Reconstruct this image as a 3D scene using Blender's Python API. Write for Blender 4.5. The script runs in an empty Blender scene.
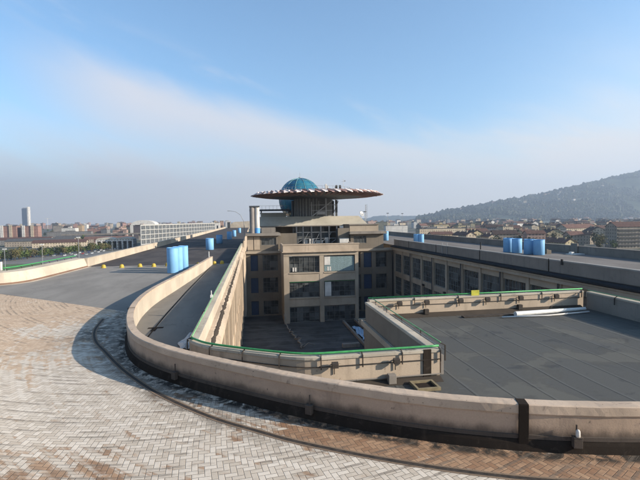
import bpy, math, random
from mathutils import Vector, Matrix, noise as mn
random.seed(7)
SC = bpy.context.scene
COL = SC.collection
R = math.radians
pi = math.pi
# ------------------------------------------------------------------ helpers
ORG = {}
def tag(o, label=None, cat=None, group=None, kind=None):
    if label: o['label'] = label
    if cat: o['category'] = cat
    if group: o['group'] = group
    if kind: o['kind'] = kind
    return o
def empty(name, loc, label, cat, group=None, rz=0):
    o = bpy.data.objects.new(name, None); COL.objects.link(o)
    o.location = loc; o.rotation_euler = (0, 0, rz); o.empty_display_size = .3
    ORG[o.name] = Vector(loc)
    return tag(o, label, cat, group)
def copy_tree(o, parent=None):
    c = o.copy(); COL.objects.link(c)
    if parent: c.parent = parent
    for ch in list(o.children): copy_tree(ch, c)
    return c
def catmull(pts, n=6):
    out = []
    P = [Vector(p) for p in pts]
    P = [P[0]*2-P[1]] + P + [P[-1]*2-P[-2]]
    for i in range(1, len(P)-2):
        a, b, c, d = P[i-1:i+3]
        for k in range(n):
            t = k/n
            out.append(.5*((2*b)+(c-a)*t+(2*a-5*b+4*c-d)*t*t+(3*b-a-3*c+d)*t**3))
    out.append(P[-2].copy())
    return out
def resample(pts, step):
    out = [pts[0].copy()]; acc = 0
    for a, b in zip(pts, pts[1:]):
        L = (b-a).length
        while acc+L >= step:
            t = (step-acc)/L; a = a.lerp(b, t); out.append(a.copy()); L = (b-a).length; acc = 0
            if L < 1e-9: break
        acc += L
    if (out[-1]-pts[-1]).length > step*.2: out.append(pts[-1].copy())
    return out
def normals(path):
    """right-hand 2-d normals of a polyline (mitred)"""
    ns = []
    m = len(path)
    for i in range(m):
        d1 = (path[i]-path[i-1]).normalized() if i else None
        d2 = (path[i+1]-path[i]).normalized() if i < m-1 else None
        if d1 is None: d1 = d2
        if d2 is None: d2 = d1
        n1 = Vector((d1.y, -d1.x)); n2 = Vector((d2.y, -d2.x))
        n = (n1+n2)
        n = n/max(.35, n.dot(n)/2)*1.0 if n.length > 1e-6 else n1
        ns.append(n)
    return ns
class MB:
    def __init__(s): s.v = []; s.f = []; s.m = []; s.cm = 0; s.uv = {}
    def add(s, vs, fs):
        b = len(s.v); s.v += [tuple(v) for v in vs]
        for f in fs: s.f.append(tuple(b+i for i in f)); s.m.append(s.cm)
        return s
    def box(s, x0, x1, y0, y1, z0, z1):
        return s.add([(x0,y0,z0),(x1,y0,z0),(x1,y1,z0),(x0,y1,z0),(x0,y0,z1),(x1,y0,z1),(x1,y1,z1),(x0,y1,z1)],
              [(0,3,2,1),(4,5,6,7),(0,1,5,4),(1,2,6,5),(2,3,7,6),(3,0,4,7)])
    def obox(s, c, ax, ay, az):
        """oriented box: centre + three half vectors"""
        c = Vector(c); ax = Vector(ax); ay = Vector(ay); az = Vector(az)
        vs = [c+a*ax+b*ay+d*az for d in (-1,1) for a, b in ((-1,-1),(1,-1),(1,1),(-1,1))]
        return s.add(vs, [(0,3,2,1),(4,5,6,7),(0,1,5,4),(1,2,6,5),(2,3,7,6),(3,0,4,7)])
    def bar(s, a, b, w, h=None):
        h = h or w; a = Vector(a); b = Vector(b); d = (b-a)
        u = Vector((0,0,1)) if abs(d.normalized().z) < .95 else Vector((1,0,0))
        x = d.cross(u).normalized(); z = x.cross(d).normalized()
        return s.obox((a+b)/2, d/2, x*w/2, z*h/2)
    def cyl(s, x, y, z0, z1, r0, r1=None, n=12, cap=True):
        r1 = r0 if r1 is None else r1
        vs = [(x+r*math.cos(2*pi*i/n), y+r*math.sin(2*pi*i/n), z) for z, r in ((z0,r0),(z1,r1)) for i in range(n)]
        fs = [(i,(i+1)%n,n+(i+1)%n,n+i) for i in range(n)]
        if cap: fs += [tuple(range(n-1,-1,-1)), tuple(range(n,2*n))]
        return s.add(vs, fs)
    def tube(s, pts, r, n=8):
        pts = [Vector(p) for p in pts]; vs = []; fs = []
        rr = r if isinstance(r, (list, tuple)) else [r]*len(pts)
        prev = None
        for i, p in enumerate(pts):
            d = (pts[min(i+1,len(pts)-1)]-pts[max(i-1,0)]).normalized()
            u = prev if prev is not None else (Vector((0,0,1)) if abs(d.z) < .9 else Vector((1,0,0)))
            x = d.cross(u).normalized(); y = x.cross(d).normalized(); prev = y
            for k in range(n):
                a = 2*pi*k/n; vs.append(p+rr[i]*(math.cos(a)*x+math.sin(a)*y))
        for i in range(len(pts)-1):
            for k in range(n): fs.append((i*n+k, i*n+(k+1)%n, (i+1)*n+(k+1)%n, (i+1)*n+k))
        fs += [tuple(range(n-1,-1,-1)), tuple(range((len(pts)-1)*n, len(pts)*n))]
        return s.add(vs, fs)
    def sweep(s, path, prof, z=None, jit=0):
        """closed profile [(offset, z)] along a 2-d path, caps at both ends; offset to the right of travel"""
        path = [Vector((p[0], p[1])) for p in path]
        ns = normals(path); k = len(prof); vs = []; fs = []
        for i, (p, n) in enumerate(zip(path, ns)):
            for o, h in prof:
                if jit:
                    q = Vector((p.x*2.3+h*9, p.y*2.3, o*11)); q1 = Vector((p.x*7.1, p.y*7.1+h*5, o*9)); o += jit*(mn.noise(q)+.8*mn.noise(q1)); h += jit*(mn.noise(q+Vector((9,3,1)))+.8*mn.noise(q1+Vector((4,4,4))))
                vs.append((p.x+n.x*o, p.y+n.y*o, h+(z(p.x, p.y) if z else 0)))
        for i in range(len(path)-1):
            for j in range(k): fs.append((i*k+j, (i+1)*k+j, (i+1)*k+(j+1)%k, i*k+(j+1)%k))
        fs += [tuple(range(k)), tuple(range(len(path)*k-1, (len(path)-1)*k-1, -1))]
        return s.add(vs, fs)
    def lathe(s, x, y, prof, n=24):
        vs = []; fs = []; k = len(prof)
        for i in range(n):
            a = 2*pi*i/n
            for r, z in prof: vs.append((x+r*math.cos(a), y+r*math.sin(a), z))
        for i in range(n):
            for j in range(k-1): fs.append((i*k+j, ((i+1)%n)*k+j, ((i+1)%n)*k+j+1, i*k+j+1))
        return s.add(vs, fs)
    def build(s, name, mats, parent=None, local=False, smooth=False, angle=None, bevel=0):
        me = bpy.data.meshes.new(name)
        org = Vector((0,0,0))
        if parent is not None and not local: org = ORG[parent.name]
        me.from_pydata([(v[0]-org.x, v[1]-org.y, v[2]-org.z) for v in s.v], [], s.f)
        if not isinstance(mats, (list, tuple)): mats = [mats]
        for m in mats: me.materials.append(m)
        me.polygons.foreach_set('material_index', s.m)
        me.polygons.foreach_set('use_smooth', [smooth]*len(s.f))
        me.update()
        o = bpy.data.objects.new(name, me); COL.objects.link(o)
        if parent is not None: o.parent = parent
        ORG[o.name] = org
        if bevel:
            b = o.modifiers.new('bevel', 'BEVEL'); b.width = bevel; b.segments = 2; b.limit_method = 'ANGLE'; b.angle_limit = R(40)
        if smooth and angle:
            try: me.set_sharp_from_angle(angle=R(angle))
            except Exception: pass
        return o

# ------------------------------------------------------------------ materials
class NT:
    def __init__(s, name):
        s.mat = bpy.data.materials.new(name); s.mat.use_nodes = True
        s.t = s.mat.node_tree; s.b = s.t.nodes['Principled BSDF']
    def n(s, typ, **kw):
        nd = s.t.nodes.new(typ)
        for k, v in kw.items(): setattr(nd, k, v)
        return nd
    def set(s, sock, v):
        if isinstance(v, bpy.types.NodeSocket): s.t.links.new(v, sock)
        elif isinstance(v, (tuple, list)) and len(v) == 3 and sock.type == 'RGBA': sock.default_value = (*v, 1)
        else: sock.default_value = v
    def math(s, op, a, b=0.0, c=0.0):
        nd = s.n('ShaderNodeMath', operation=op)
        s.set(nd.inputs[0], a); s.set(nd.inputs[1], b)
        if len(nd.inputs) > 2: s.set(nd.inputs[2], c)
        return nd.outputs[0]
    def pos(s, scale=(1,1,1)):
        g = s.n('ShaderNodeNewGeometry')
        m = s.n('ShaderNodeVectorMath', operation='MULTIPLY'); s.set(m.inputs[0], g.outputs['Position']); m.inputs[1].default_value = scale
        return m.outputs[0]
    def noise(s, vec, scale, detail=5, rough=.6, dist=0):
        nd = s.n('ShaderNodeTexNoise'); s.set(nd.inputs['Vector'], vec)
        nd.inputs['Scale'].default_value = scale; nd.inputs['Detail'].default_value = detail
        nd.inputs['Roughness'].default_value = rough; nd.inputs['Distortion'].default_value = dist
        return nd.outputs['Fac']
    def ramp(s, f, lo, hi, a=0.0, b=1.0):
        nd = s.n('ShaderNodeMapRange'); nd.clamp = True; nd.interpolation_type = 'SMOOTHSTEP'
        s.set(nd.inputs[0], f); nd.inputs[1].default_value = lo; nd.inputs[2].default_value = hi
        nd.inputs[3].default_value = a; nd.inputs[4].default_value = b
        return nd.outputs[0]
    def mix(s, f, a, b, typ='MIX'):
        nd = s.n('ShaderNodeMix', data_type='RGBA', blend_type=typ)
        s.set(nd.inputs[0], f); s.set(nd.inputs[6], a); s.set(nd.inputs[7], b)
        return nd.outputs[2]
    def bump(s, h, strength=.3, dist=.02):
        nd = s.n('ShaderNodeBump'); nd.inputs['Strength'].default_value = strength; nd.inputs['Distance'].default_value = dist
        s.set(nd.inputs['Height'], h); s.t.links.new(nd.outputs[0], s.b.inputs['Normal'])
    def out(s, col, rough=.8, spec=.3, metal=0):
        s.set(s.b.inputs['Base Color'], col); s.set(s.b.inputs['Roughness'], rough)
        s.b.inputs['Specular IOR Level'].default_value = spec; s.b.inputs['Metallic'].default_value = metal
        return s.mat
def dk(c, f): return tuple(x*f for x in c)
def weathered(name, col, stain=(.12,.10,.085), amount=.45, scale=1.0, streak=True, rough=.85, bump=.25, light=1.18, spec=.25, foot=None):
    """plaster / concrete: broad tonal change, rain streaks, fine grain, small dark spots"""
    k = NT(name)
    big = k.noise(k.pos((1,1,1)), .35*scale, 4, .55)
    c = k.mix(k.ramp(big, .3, .7), dk(col, .86), dk(col, light))
    if streak:
        st = k.noise(k.pos((1,1,.12)), 2.2*scale, 5, .65)
        c = k.mix(k.ramp(st, .52, .78, 0, amount), c, stain)
    md = k.noise(k.pos(), 1.7*scale, 7, .7, .6)
    c = k.mix(k.ramp(md, .56, .72, 0, amount*.8), c, dk(stain, 1.4))
    fine = k.noise(k.pos(), 26*scale, 4, .7)
    c = k.mix(k.ramp(fine, .3, .7, 0, .22), c, dk(col, .62))
    sp = k.noise(k.pos(), 9*scale, 2, .5)
    c = k.mix(k.ramp(sp, .69, .75, 0, amount), c, dk(stain, .8))
    if foot:     # rising damp with a ragged upper outline and run marks below the coping
        g = k.n('ShaderNodeNewGeometry'); sp3 = k.n('ShaderNodeSeparateXYZ'); k.set(sp3.inputs[0], g.outputs['Position']); z = sp3.outputs[2]
        rag = k.noise(k.pos((1,1,.5)), 1.5, 7, .7); rag2 = k.noise(k.pos((1,1,.08)), 6.5, 5, .7)
        zz = k.math('ADD', z, k.math('MULTIPLY', k.math('SUBTRACT', rag, .5), .42))
        c = k.mix(k.ramp(zz, foot[0]+.22, foot[0]-.02, 0, .8), c, stain2)
        zt = k.math('ADD', z, k.math('MULTIPLY', k.math('SUBTRACT', rag2, .5), .55))
        c = k.mix(k.ramp(zt, foot[1], foot[1]+.10, 0, .55), c, dk(stain, 1.1))
    if bump: k.bump(k.math('ADD', fine, k.math('MULTIPLY', md, .6)), bump, .015)
    return k.out(c, rough, spec)
stain2 = (.055,.043,.035)
def plain(name, col, rough=.6, spec=.3, metal=0, var=.18, scale=6):
    k = NT(name)
    nz = k.noise(k.pos(), scale, 5, .65)
    c = k.mix(k.ramp(nz, .3, .7), dk(col, 1-var), dk(col, 1+var))
    return k.out(c, k.ramp(nz, .3, .75, max(0, rough-.08), min(1, rough+.1)), spec, metal)
M = {}
M['parapet_out'] = weathered('pink_plaster', (.39,.283,.205), (.14,.105,.085), .6, 1.0, foot=(.36,.80))
M['cream'] = weathered('cream_plaster', (.40,.34,.27), (.24,.19,.14), .42, 1.0)
M['creamwall'] = weathered('beige_plaster', (.40,.315,.235), (.15,.115,.085), .5, 1.0)
M['coping'] = weathered('coping_stone', (.40,.345,.275), (.085,.07,.055), .95, 1.9, streak=False)
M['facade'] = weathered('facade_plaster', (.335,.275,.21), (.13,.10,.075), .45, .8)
M['facade_dim'] = weathered('shade_dark_facade_plaster', (.165,.138,.108), (.09,.075,.06), .5, .8)  # darker copy of the facade plaster; shade of these walls put into its colour
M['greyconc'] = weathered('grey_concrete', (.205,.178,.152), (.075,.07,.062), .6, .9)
M['skirt'] = weathered('bitumen_skirting', (.026,.020,.016), (.06,.046,.035), .7, 1.5, rough=.98, spec=.06)
M['flash'] = weathered('tarred_flashing', (.085,.068,.056), (.03,.024,.02), .8, 2.0, rough=.95, spec=.08)
M['coping_pink'] = weathered('weathered_pink_coping', (.435,.33,.245), (.085,.065,.052), .9, 1.9, streak=False)
M['ledge'] = weathered('gutter_felt', (.022,.023,.026), (.06,.055,.05), .4, 1.2, rough=.9)
M['dirt'] = weathered('leaf_litter', (.045,.035,.027), (.02,.016,.012), .8, 3.0, streak=False, rough=1)
M['green'] = plain('green_paint', (.045,.24,.075), .45, .35)
M['palegreen'] = plain('faded_green_paint', (.12,.28,.13), .5, .35)
M['steel'] = plain('galvanised_steel', (.27,.275,.28), .5, .5, .4)
M['darksteel'] = plain('dark_steel', (.055,.06,.068), .5, .4, .2)
M['iron'] = plain('rusty_iron', (.045,.036,.03), .8, .25, .1, .4)
M['blue'] = weathered('sky_blue_paint', (.19,.40,.64), (.14,.24,.34), .30, 1.6, rough=.6, bump=.05, light=1.08)
M['blue2'] = plain('deep_blue_plastic', (.10,.30,.60), .45, .35, 0, .06, 2)
M['yellow'] = weathered('yellow_paint', (.42,.30,.05), (.20,.14,.04), .5, 4, streak=False, rough=.6)
M['signyellow'] = plain('yellow_sign_paint', (.42,.39,.05), .55)
M['white'] = plain('white_paint', (.60,.585,.55), .5, .35, 0, .12)
M['offwhite'] = weathered('dirty_white_paint', (.55,.52,.48), (.25,.2,.16), .4, 2)
M['wood'] = plain('pale_timber', (.20,.16,.095), .85)
M['black'] = plain('black_rubber', (.018,.018,.018), .7)
M['bluedoor'] = plain('blue_door_paint', (.03,.05,.095), .6)
M['tarp'] = plain('pale_blue_tarpaulin', (.30,.42,.55), .5)
M['frame'] = plain('window_steel', (.13,.125,.115), .6)
M['framelight'] = plain('pale_window_steel', (.20,.205,.195), .6)
M['blind'] = plain('teal_blinds', (.22,.30,.31), .6)
M['canopy'] = weathered('canopy_metal', (.42,.385,.32), (.25,.22,.18), .35, .5, rough=.6)
M['tarmac_far'] = plain('city_asphalt', (.15,.145,.135), .9)
def glass(name, a, b, rough=.12):
    k = NT(name)
    nz = k.noise(k.pos((1,1,1)), .9, 3, .6)
    fl = k.n('ShaderNodeVectorMath', operation='FLOOR'); k.set(fl.inputs[0], k.pos((.95,.95,.82)))
    wn = k.n('ShaderNodeTexWhiteNoise', noise_dimensions='3D'); k.set(wn.inputs['Vector'], fl.outputs[0])
    c = k.mix(k.ramp(nz, .4, .62), a, b)
    c = k.mix(k.ramp(wn.outputs['Value'], .80, .86, 0, .75), c, (.14,.145,.14))       # odd pale panes and drawn blinds
    c = k.mix(k.ramp(wn.outputs['Value'], .5, .52, 0, .6), c, dk(b, 1.5))
    return k.out(c, k.ramp(nz, .3, .7, rough, rough+.15), .5)
M['glass'] = glass('dark_window_glass', (.022,.024,.025), (.055,.058,.058))
M['dome'] = None

def asphalt(name, col, light, patch=.5, rough=.92, streaks=True):
    k = NT(name)
    big = k.noise(k.pos((1,.35,1)) if streaks else k.pos(), .45, 5, .6, .4)
    c = k.mix(k.ramp(big, .32, .68), col, light)
    wet = k.noise(k.pos((.5,1.3,1)), .9, 6, .65, .8)
    c = k.mix(k.ramp(wet, .55, .7, 0, patch), c, dk(col, .55))
    cr = k.n('ShaderNodeTexVoronoi', feature='DISTANCE_TO_EDGE'); wv = k.n('ShaderNodeTexNoise'); k.set(wv.inputs['Vector'], k.pos()); wv.inputs['Scale'].default_value = .9; wv.inputs['Detail'].default_value = 6
    va = k.n('ShaderNodeVectorMath', operation='MULTIPLY_ADD'); k.set(va.inputs[0], wv.outputs['Color']); va.inputs[1].default_value = (2.2,2.2,2.2); k.set(va.inputs[2], k.pos())
    k.set(cr.inputs['Vector'], va.outputs[0]); cr.inputs['Scale'].default_value = .16
    c = k.mix(k.ramp(cr.outputs[0], .0, .006, .45, 0), c, dk(col, .45))
    fine = k.noise(k.pos(), 60, 3, .7)
    c = k.mix(k.ramp(fine, .35, .7, 0, .35), c, dk(light, 1.35))
    k.bump(fine, .35, .01)
    return k.out(c, rough, .2)
M['asphalt'] = asphalt('grey_asphalt', (.165,.150,.134), (.225,.205,.182), .2)
M['asphalt_dark'] = asphalt('dark_asphalt', (.034,.030,.031), (.072,.062,.058), .6)
M['asphalt_lane'] = asphalt('lane_asphalt', (.145,.130,.112), (.20,.18,.152), .25)
M['asphalt_right'] = asphalt('right_track_asphalt', (.115,.10,.09), (.165,.147,.133), .3)

def herringbone():
    k = NT('herringbone_brick')
    uv = k.n('ShaderNodeUVMap', uv_map='UVMap')
    mp = k.n('ShaderNodeMapping'); k.set(mp.inputs[0], uv.outputs[0]); mp.inputs['Rotation'].default_value = (0,0,R(45)); mp.inputs['Scale'].default_value = (8.4,8.4,1)
    sp = k.n('ShaderNodeSeparateXYZ'); k.set(sp.inputs[0], mp.outputs[0])
    X, Y = sp.outputs[0], sp.outputs[1]
    i = k.math('FLOOR', X); j = k.math('FLOOR', Y)
    fx = k.math('SUBTRACT', X, i); fy = k.math('SUBTRACT', Y, j)
    m = k.math('FLOORED_MODULO', k.math('SUBTRACT', i, j), 4.0)
    is0 = k.math('COMPARE', m, 0.0, .1); is1 = k.math('COMPARE', m, 1.0, .1); is2 = k.math('COMPARE', m, 2.0, .1); is3 = k.math('COMPARE', m, 3.0, .1)
    # distance to the four cell edges, ignored (set to 1) where the edge is inside a brick
    dl = k.math('MAXIMUM', fx, is1); dr = k.math('MAXIMUM', k.math('SUBTRACT', 1.0, fx), is0)
    db = k.math('MAXIMUM', fy, is2); dt = k.math('MAXIMUM', k.math('SUBTRACT', 1.0, fy), is3)
    d = k.math('MINIMUM', k.math('MINIMUM', dl, dr), k.math('MINIMUM', db, dt))
    cx = k.math('SUBTRACT', i, is1); cy = k.math('SUBTRACT', j, is2)
    cb = k.n('ShaderNodeCombineXYZ'); k.set(cb.inputs[0], cx); k.set(cb.inputs[1], cy)
    wn = k.n('ShaderNodeTexWhiteNoise', noise_dimensions='2D'); k.set(wn.inputs['Vector'], cb.outputs[0])
    rnd = wn.outputs['Value']
    cb2 = k.n('ShaderNodeCombineXYZ'); k.set(cb2.inputs[0], k.math('ADD', cx, 71.3)); k.set(cb2.inputs[1], cy)
    wn2 = k.n('ShaderNodeTexWhiteNoise', noise_dimensions='2D'); k.set(wn2.inputs['Vector'], cb2.outputs[0])
    at = k.n('ShaderNodeVertexColor', layer_name='wear'); sc = k.n('ShaderNodeSeparateColor'); k.set(sc.inputs[0], at.outputs[0])
    white, dirt, tan = sc.outputs[0], sc.outputs[1], sc.outputs[2]
    ms = k.n('ShaderNodeMapping'); k.set(ms.inputs[0], uv.outputs[0]); ms.inputs['Scale'].default_value = (.30,2.6,1)
    ns = k.noise(ms.outputs[0], 1.3, 5, .62, .5)
    n1 = k.noise(k.pos(), .55, 6, .65, .5); n2 = k.noise(k.pos(), 5, 5, .7)
    # how much old white paint is left: per brick, with broad variation
    w = k.math('ADD', k.math('ADD', k.math('MULTIPLY', k.math('SUBTRACT', n1, .5), 1.1), white), k.math('MULTIPLY', k.math('SUBTRACT', rnd, .5), .32))
    w = k.math('ADD', w, k.math('MULTIPLY', k.math('SUBTRACT', n2, .5), .7))
    w = k.math('ADD', w, k.math('MULTIPLY', k.math('SUBTRACT', ns, .5), 1.9))
    brick = k.mix(wn2.outputs['Value'], (.21,.105,.055), (.33,.195,.11))
    brick = k.mix(k.ramp(n2, .45, .7, 0, .5), brick, (.11,.065,.042))
    c2 = k.n('ShaderNodeCombineXYZ'); k.set(c2.inputs[0], k.math('MULTIPLY', X, .06)); k.set(c2.inputs[1], k.math('MULTIPLY', k.math('FLOOR', k.math('MULTIPLY', Y, .5)), 7.3))
    w = k.math('ADD', w, k.math('MULTIPLY', k.math('SUBTRACT', k.noise(c2.outputs[0], 1.0, 2, .5), .5), .9))
    brick = k.mix(tan, brick, k.mix(wn2.outputs['Value'], (.43,.305,.205), (.53,.395,.28)))
    pale = k.mix(rnd, (.46,.385,.305), (.61,.53,.44))
    pale = k.mix(k.ramp(n2, .5, .75, 0, .4), pale, (.36,.28,.20))
    c = k.mix(k.ramp(w, .32, .68), brick, pale)
    # thin dirty film in worn tracks
    n3 = k.noise(k.pos((.25,1.2,1)), 1.6, 5, .65, .5)
    c = k.mix(k.ramp(n3, .56, .72, 0, .38), c, (.24,.195,.15))
    n4 = k.noise(k.pos(), 2.3, 7, .72, 1.0)
    c = k.mix(k.math('MULTIPLY', dirt, k.ramp(n4, .38, .55)), c, (.030,.024,.019))
    row = k.math('FLOOR', k.math('MULTIPLY', Y, .5)); fr = k.math('FRACT', k.math('MULTIPLY', Y, .5))
    c1 = k.n('ShaderNodeCombineXYZ'); k.set(c1.inputs[0], k.math('MULTIPLY', X, .075)); k.set(c1.inputs[1], k.math('MULTIPLY', row, 3.71))
    nr = k.noise(c1.outputs[0], 1.0, 3, .6)
    wav = k.math('ADD', fr, k.math('MULTIPLY', k.math('SUBTRACT', n2, .5), .35))
    sk = k.math('MULTIPLY', k.ramp(nr, .48, .60), k.math('MULTIPLY', k.ramp(wav, .0, .10), k.ramp(wav, .22, .38, 1, 0)))
    c = k.mix(k.math('MULTIPLY', sk, .62), c, (.125,.10,.078))
    jw = k.ramp(d, .02, .085, 1, 0)
    c = k.mix(k.math('MULTIPLY', jw, k.math('SUBTRACT', .74, k.math('MULTIPLY', tan, .40))), c, (.085,.068,.053))
    h = k.math('ADD', k.math('MULTIPLY', k.math('SUBTRACT', 1.0, jw), 1.0), k.math('MULTIPLY', k.math('ADD', rnd, n2), .5))
    k.bump(h, .6, .012)
    return k.out(c, .85, .25)
M['brick'] = herringbone()

def membrane():
    k = NT('roof_membrane')
    g = k.n('ShaderNodeNewGeometry'); sp = k.n('ShaderNodeSeparateXYZ'); k.set(sp.inputs[0], g.outputs['Position'])
    wob = k.math('MULTIPLY', k.math('SUBTRACT', k.noise(k.pos(), .5, 3), .5), .12)
    x = k.math('ADD', sp.outputs[0], k.math('ADD', wob, k.math('MULTIPLY', sp.outputs[1], -.01)))
    fx = k.math('FRACT', x); ix = k.math('FLOOR', x)
    wn = k.n('ShaderNodeTexWhiteNoise', noise_dimensions='1D'); k.set(wn.inputs['W'], ix)
    base = k.mix(wn.outputs['Value'], (.058,.056,.051), (.080,.077,.069))
    n1 = k.noise(k.pos(), .42, 5, .55, .6)
    c = k.mix(k.ramp(n1, .555, .60, 0, .7), base, (.098,.095,.083))          # dried-out puddle marks
    n2 = k.noise(k.pos(), .75, 6, .6, .8)
    c = k.mix(k.ramp(n2, .58, .66, 0, .55), c, (.030,.031,.033))
    n5 = k.noise(k.pos((.6,2.2,1)), .8, 5, .6)
    c = k.mix(k.ramp(n5, .67, .76, 0, .55), c, (.20,.225,.26))
    fine = k.noise(k.pos(), 40, 4, .7)
    c = k.mix(k.ramp(fine, .4, .7, 0, .3), c, (.10,.10,.098))
    seam = k.ramp(fx, .0, .05, 1, 0)
    c = k.mix(k.math('MULTIPLY', seam, .8), c, (.014,.014,.015))
    lip = k.math('MULTIPLY', k.ramp(fx, .05, .07), k.ramp(fx, .09, .13, 1, 0))
    c = k.mix(k.math('MULTIPLY', lip, .35), c, (.13,.13,.125))
    k.bump(k.math('ADD', k.math('MULTIPLY', seam, -1.0), fine), .3, .01)
    return k.out(c, k.ramp(n1, .5, .58, .72, .9), .18)
M['membrane'] = membrane()
def courtroof():
    k = NT('court_felt')
    g = k.n('ShaderNodeNewGeometry'); sp = k.n('ShaderNodeSeparateXYZ'); k.set(sp.inputs[0], g.outputs['Position'])
    fy = k.math('FRACT', k.math('MULTIPLY', sp.outputs[1], .42))
    n1 = k.noise(k.pos(), .35, 5, .6, .5)
    c = k.mix(k.ramp(n1, .35, .65), (.033,.034,.034), (.072,.072,.072))
    c = k.mix(k.ramp(fy, 0, .09, .7, 0), c, (.15,.16,.165))
    c = k.mix(k.ramp(k.noise(k.pos(), 12, 4), .5, .7, 0, .4), c, (.02,.02,.02))
    return k.out(c, .75, .3)
M['court'] = courtroof()

def wall_far(name, col, win=None, sx=3.0, sz=3.1, fw=.42, fh=.5):
    """distant house wall: plaster with rows of window openings as its surface pattern"""
    win = win or dk(col, .42)
    k = NT(name)
    tc = k.n('ShaderNodeTexCoord'); sp = k.n('ShaderNodeSeparateXYZ'); k.set(sp.inputs[0], tc.outputs['Object'])
    h = k.math('ADD', sp.outputs[0], sp.outputs[1])
    fx = k.math('ABSOLUTE', k.math('SUBTRACT', k.math('FRACT', k.math('DIVIDE', h, sx)), .5))
    fz = k.math('ABSOLUTE', k.math('SUBTRACT', k.math('FRACT', k.math('DIVIDE', sp.outputs[2], sz)), .5))
    mk = k.math('MULTIPLY', k.math('LESS_THAN', fx, fw/2), k.math('LESS_THAN', fz, fh/2))
    nz = k.noise(k.pos(), .15, 4, .6)
    c = k.mix(k.ramp(nz, .3, .7), dk(col, .82), dk(col, 1.12))
    return k.out(k.mix(mk, c, win), .85, .2)
WALLS = {'cream': (.43,.36,.27), 'white': (.56,.53,.49), 'ochre': (.34,.245,.15), 'pink': (.34,.235,.195), 'grey': (.19,.185,.18), 'yellow': (.40,.335,.21), 'brick red': (.28,.165,.135), 'beige': (.27,.23,.185)}
for nm, c in list(WALLS.items()): M['w_'+nm] = wall_far(nm.replace(' ', '_')+'_house_wall', c)
def rooftile(name, col):
    k = NT(name)
    nz = k.noise(k.pos(), .5, 5, .7); f = k.noise(k.pos((1,1,3)), 3, 3, .6)
    c = k.mix(k.ramp(nz, .3, .7), dk(col, .65), dk(col, 1.25))
    return k.out(k.mix(k.ramp(f, .4, .65, 0, .4), c, dk(col, .5)), .9, .2)
ROOFS = {'terracotta': (.155,.085,.065), 'dark brown': (.055,.036,.031), 'grey': (.095,.092,.09), 'rust brown': (.105,.057,.045)}
for nm, c in ROOFS.items(): M['r_'+nm] = rooftile(nm.replace(' ', '_')+'_roof_tiles', c)
def leafmat(name, a, b):
    k = NT(name)
    nz = k.noise(k.pos(), .6, 4, .6)
    k.b.inputs['Subsurface Weight'].default_value = 0
    return k.out(k.mix(k.ramp(nz, .35, .65), a, b), .7, .2)
M['leaf'] = leafmat('green_leaves', (.05,.085,.022), (.11,.135,.04))
M['leaf2'] = leafmat('autumn_leaves', (.09,.085,.03), (.15,.125,.05))
M['leafd'] = leafmat('dark_leaves', (.018,.028,.016), (.04,.052,.026))
M['bark'] = plain('bark', (.06,.045,.035), .9)

# ------------------------------------------------------------------ camera
F, PSI, PIT, ROLL, H = 427., R(9.05), R(2.68), R(.8), 5.0
fwd = Vector((math.sin(PSI)*math.cos(PIT), math.cos(PSI)*math.cos(PIT), -math.sin(PIT)))
r0 = Vector((math.cos(PSI), -math.sin(PSI), 0)); u0 = r0.cross(fwd)
rt = r0*math.cos(ROLL)-u0*math.sin(ROLL); up = u0*math.cos(ROLL)+r0*math.sin(ROLL)
cd = bpy.data.cameras.new('camera'); cam = bpy.data.objects.new('camera', cd); COL.objects.link(cam)
cd.sensor_width = 36; cd.lens = F/640*36; cd.clip_start = .1; cd.clip_end = 40000
mw = Matrix((rt, up, -fwd)).transposed().to_4x4(); mw.translation = (0, 0, H); cam.matrix_world = mw
SC.camera = cam

# ------------------------------------------------------------------ light
SUN_EL, SUN_AZ = R(20.5), R(-22.5)       # azimuth measured from +x towards +y
sd = Vector((math.cos(SUN_AZ)*math.cos(SUN_EL), math.sin(SUN_AZ)*math.cos(SUN_EL), math.sin(SUN_EL)))
ld = bpy.data.lights.new('sun', 'SUN'); ld.energy = 5.0; ld.angle = R(.53); ld.color = (1, .90, .76)
lo = bpy.data.objects.new('sun', ld); COL.objects.link(lo); lo.rotation_euler = (-sd).to_track_quat('-Z', 'Y').to_euler()
w = bpy.data.worlds.new('World'); SC.world = w; w.use_nodes = True
t = w.node_tree; nodes = t.nodes; L = t.links; nodes.clear()
def N(typ, **kw):
    nd = nodes.new(typ)
    for a, b in kw.items(): setattr(nd, a, b)
    return nd
def sset(s, v):
    if isinstance(v, bpy.types.NodeSocket): L.new(v, s)
    else: s.default_value = v
def wm(op, a, b=0.0, c=0.0):
    nd = N('ShaderNodeMath', operation=op); sset(nd.inputs[0], a); sset(nd.inputs[1], b); sset(nd.inputs[2], c); return nd.outputs[0]
def wr(f, lo_, hi_, a=0.0, b=1.0):
    nd = N('ShaderNodeMapRange'); nd.interpolation_type = 'SMOOTHSTEP'; sset(nd.inputs[0], f)
    for i_, v_ in enumerate((lo_, hi_, a, b)): sset(nd.inputs[i_+1], v_)
    return nd.outputs[0]
def wmix(f, a, b):
    nd = N('ShaderNodeMix', data_type='RGBA'); sset(nd.inputs[0], f)
    for s_, v_ in ((6, a), (7, b)): sset(nd.inputs[s_], v_ if isinstance(v_, bpy.types.NodeSocket) else (*v_, 1))
    return nd.outputs[2]
sky = N('ShaderNodeTexSky', sky_type='NISHITA'); sky.sun_disc = False
sky.sun_elevation = SUN_EL; sky.sun_rotation = pi/2-SUN_AZ; sky.altitude = 200; sky.air_density = 1.0; sky.dust_density = 1.2; sky.ozone_density = 2.0
tc = N('ShaderNodeTexCoord'); sx = N('ShaderNodeSeparateXYZ'); L.new(tc.outputs['Generated'], sx.inputs[0])
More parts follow.
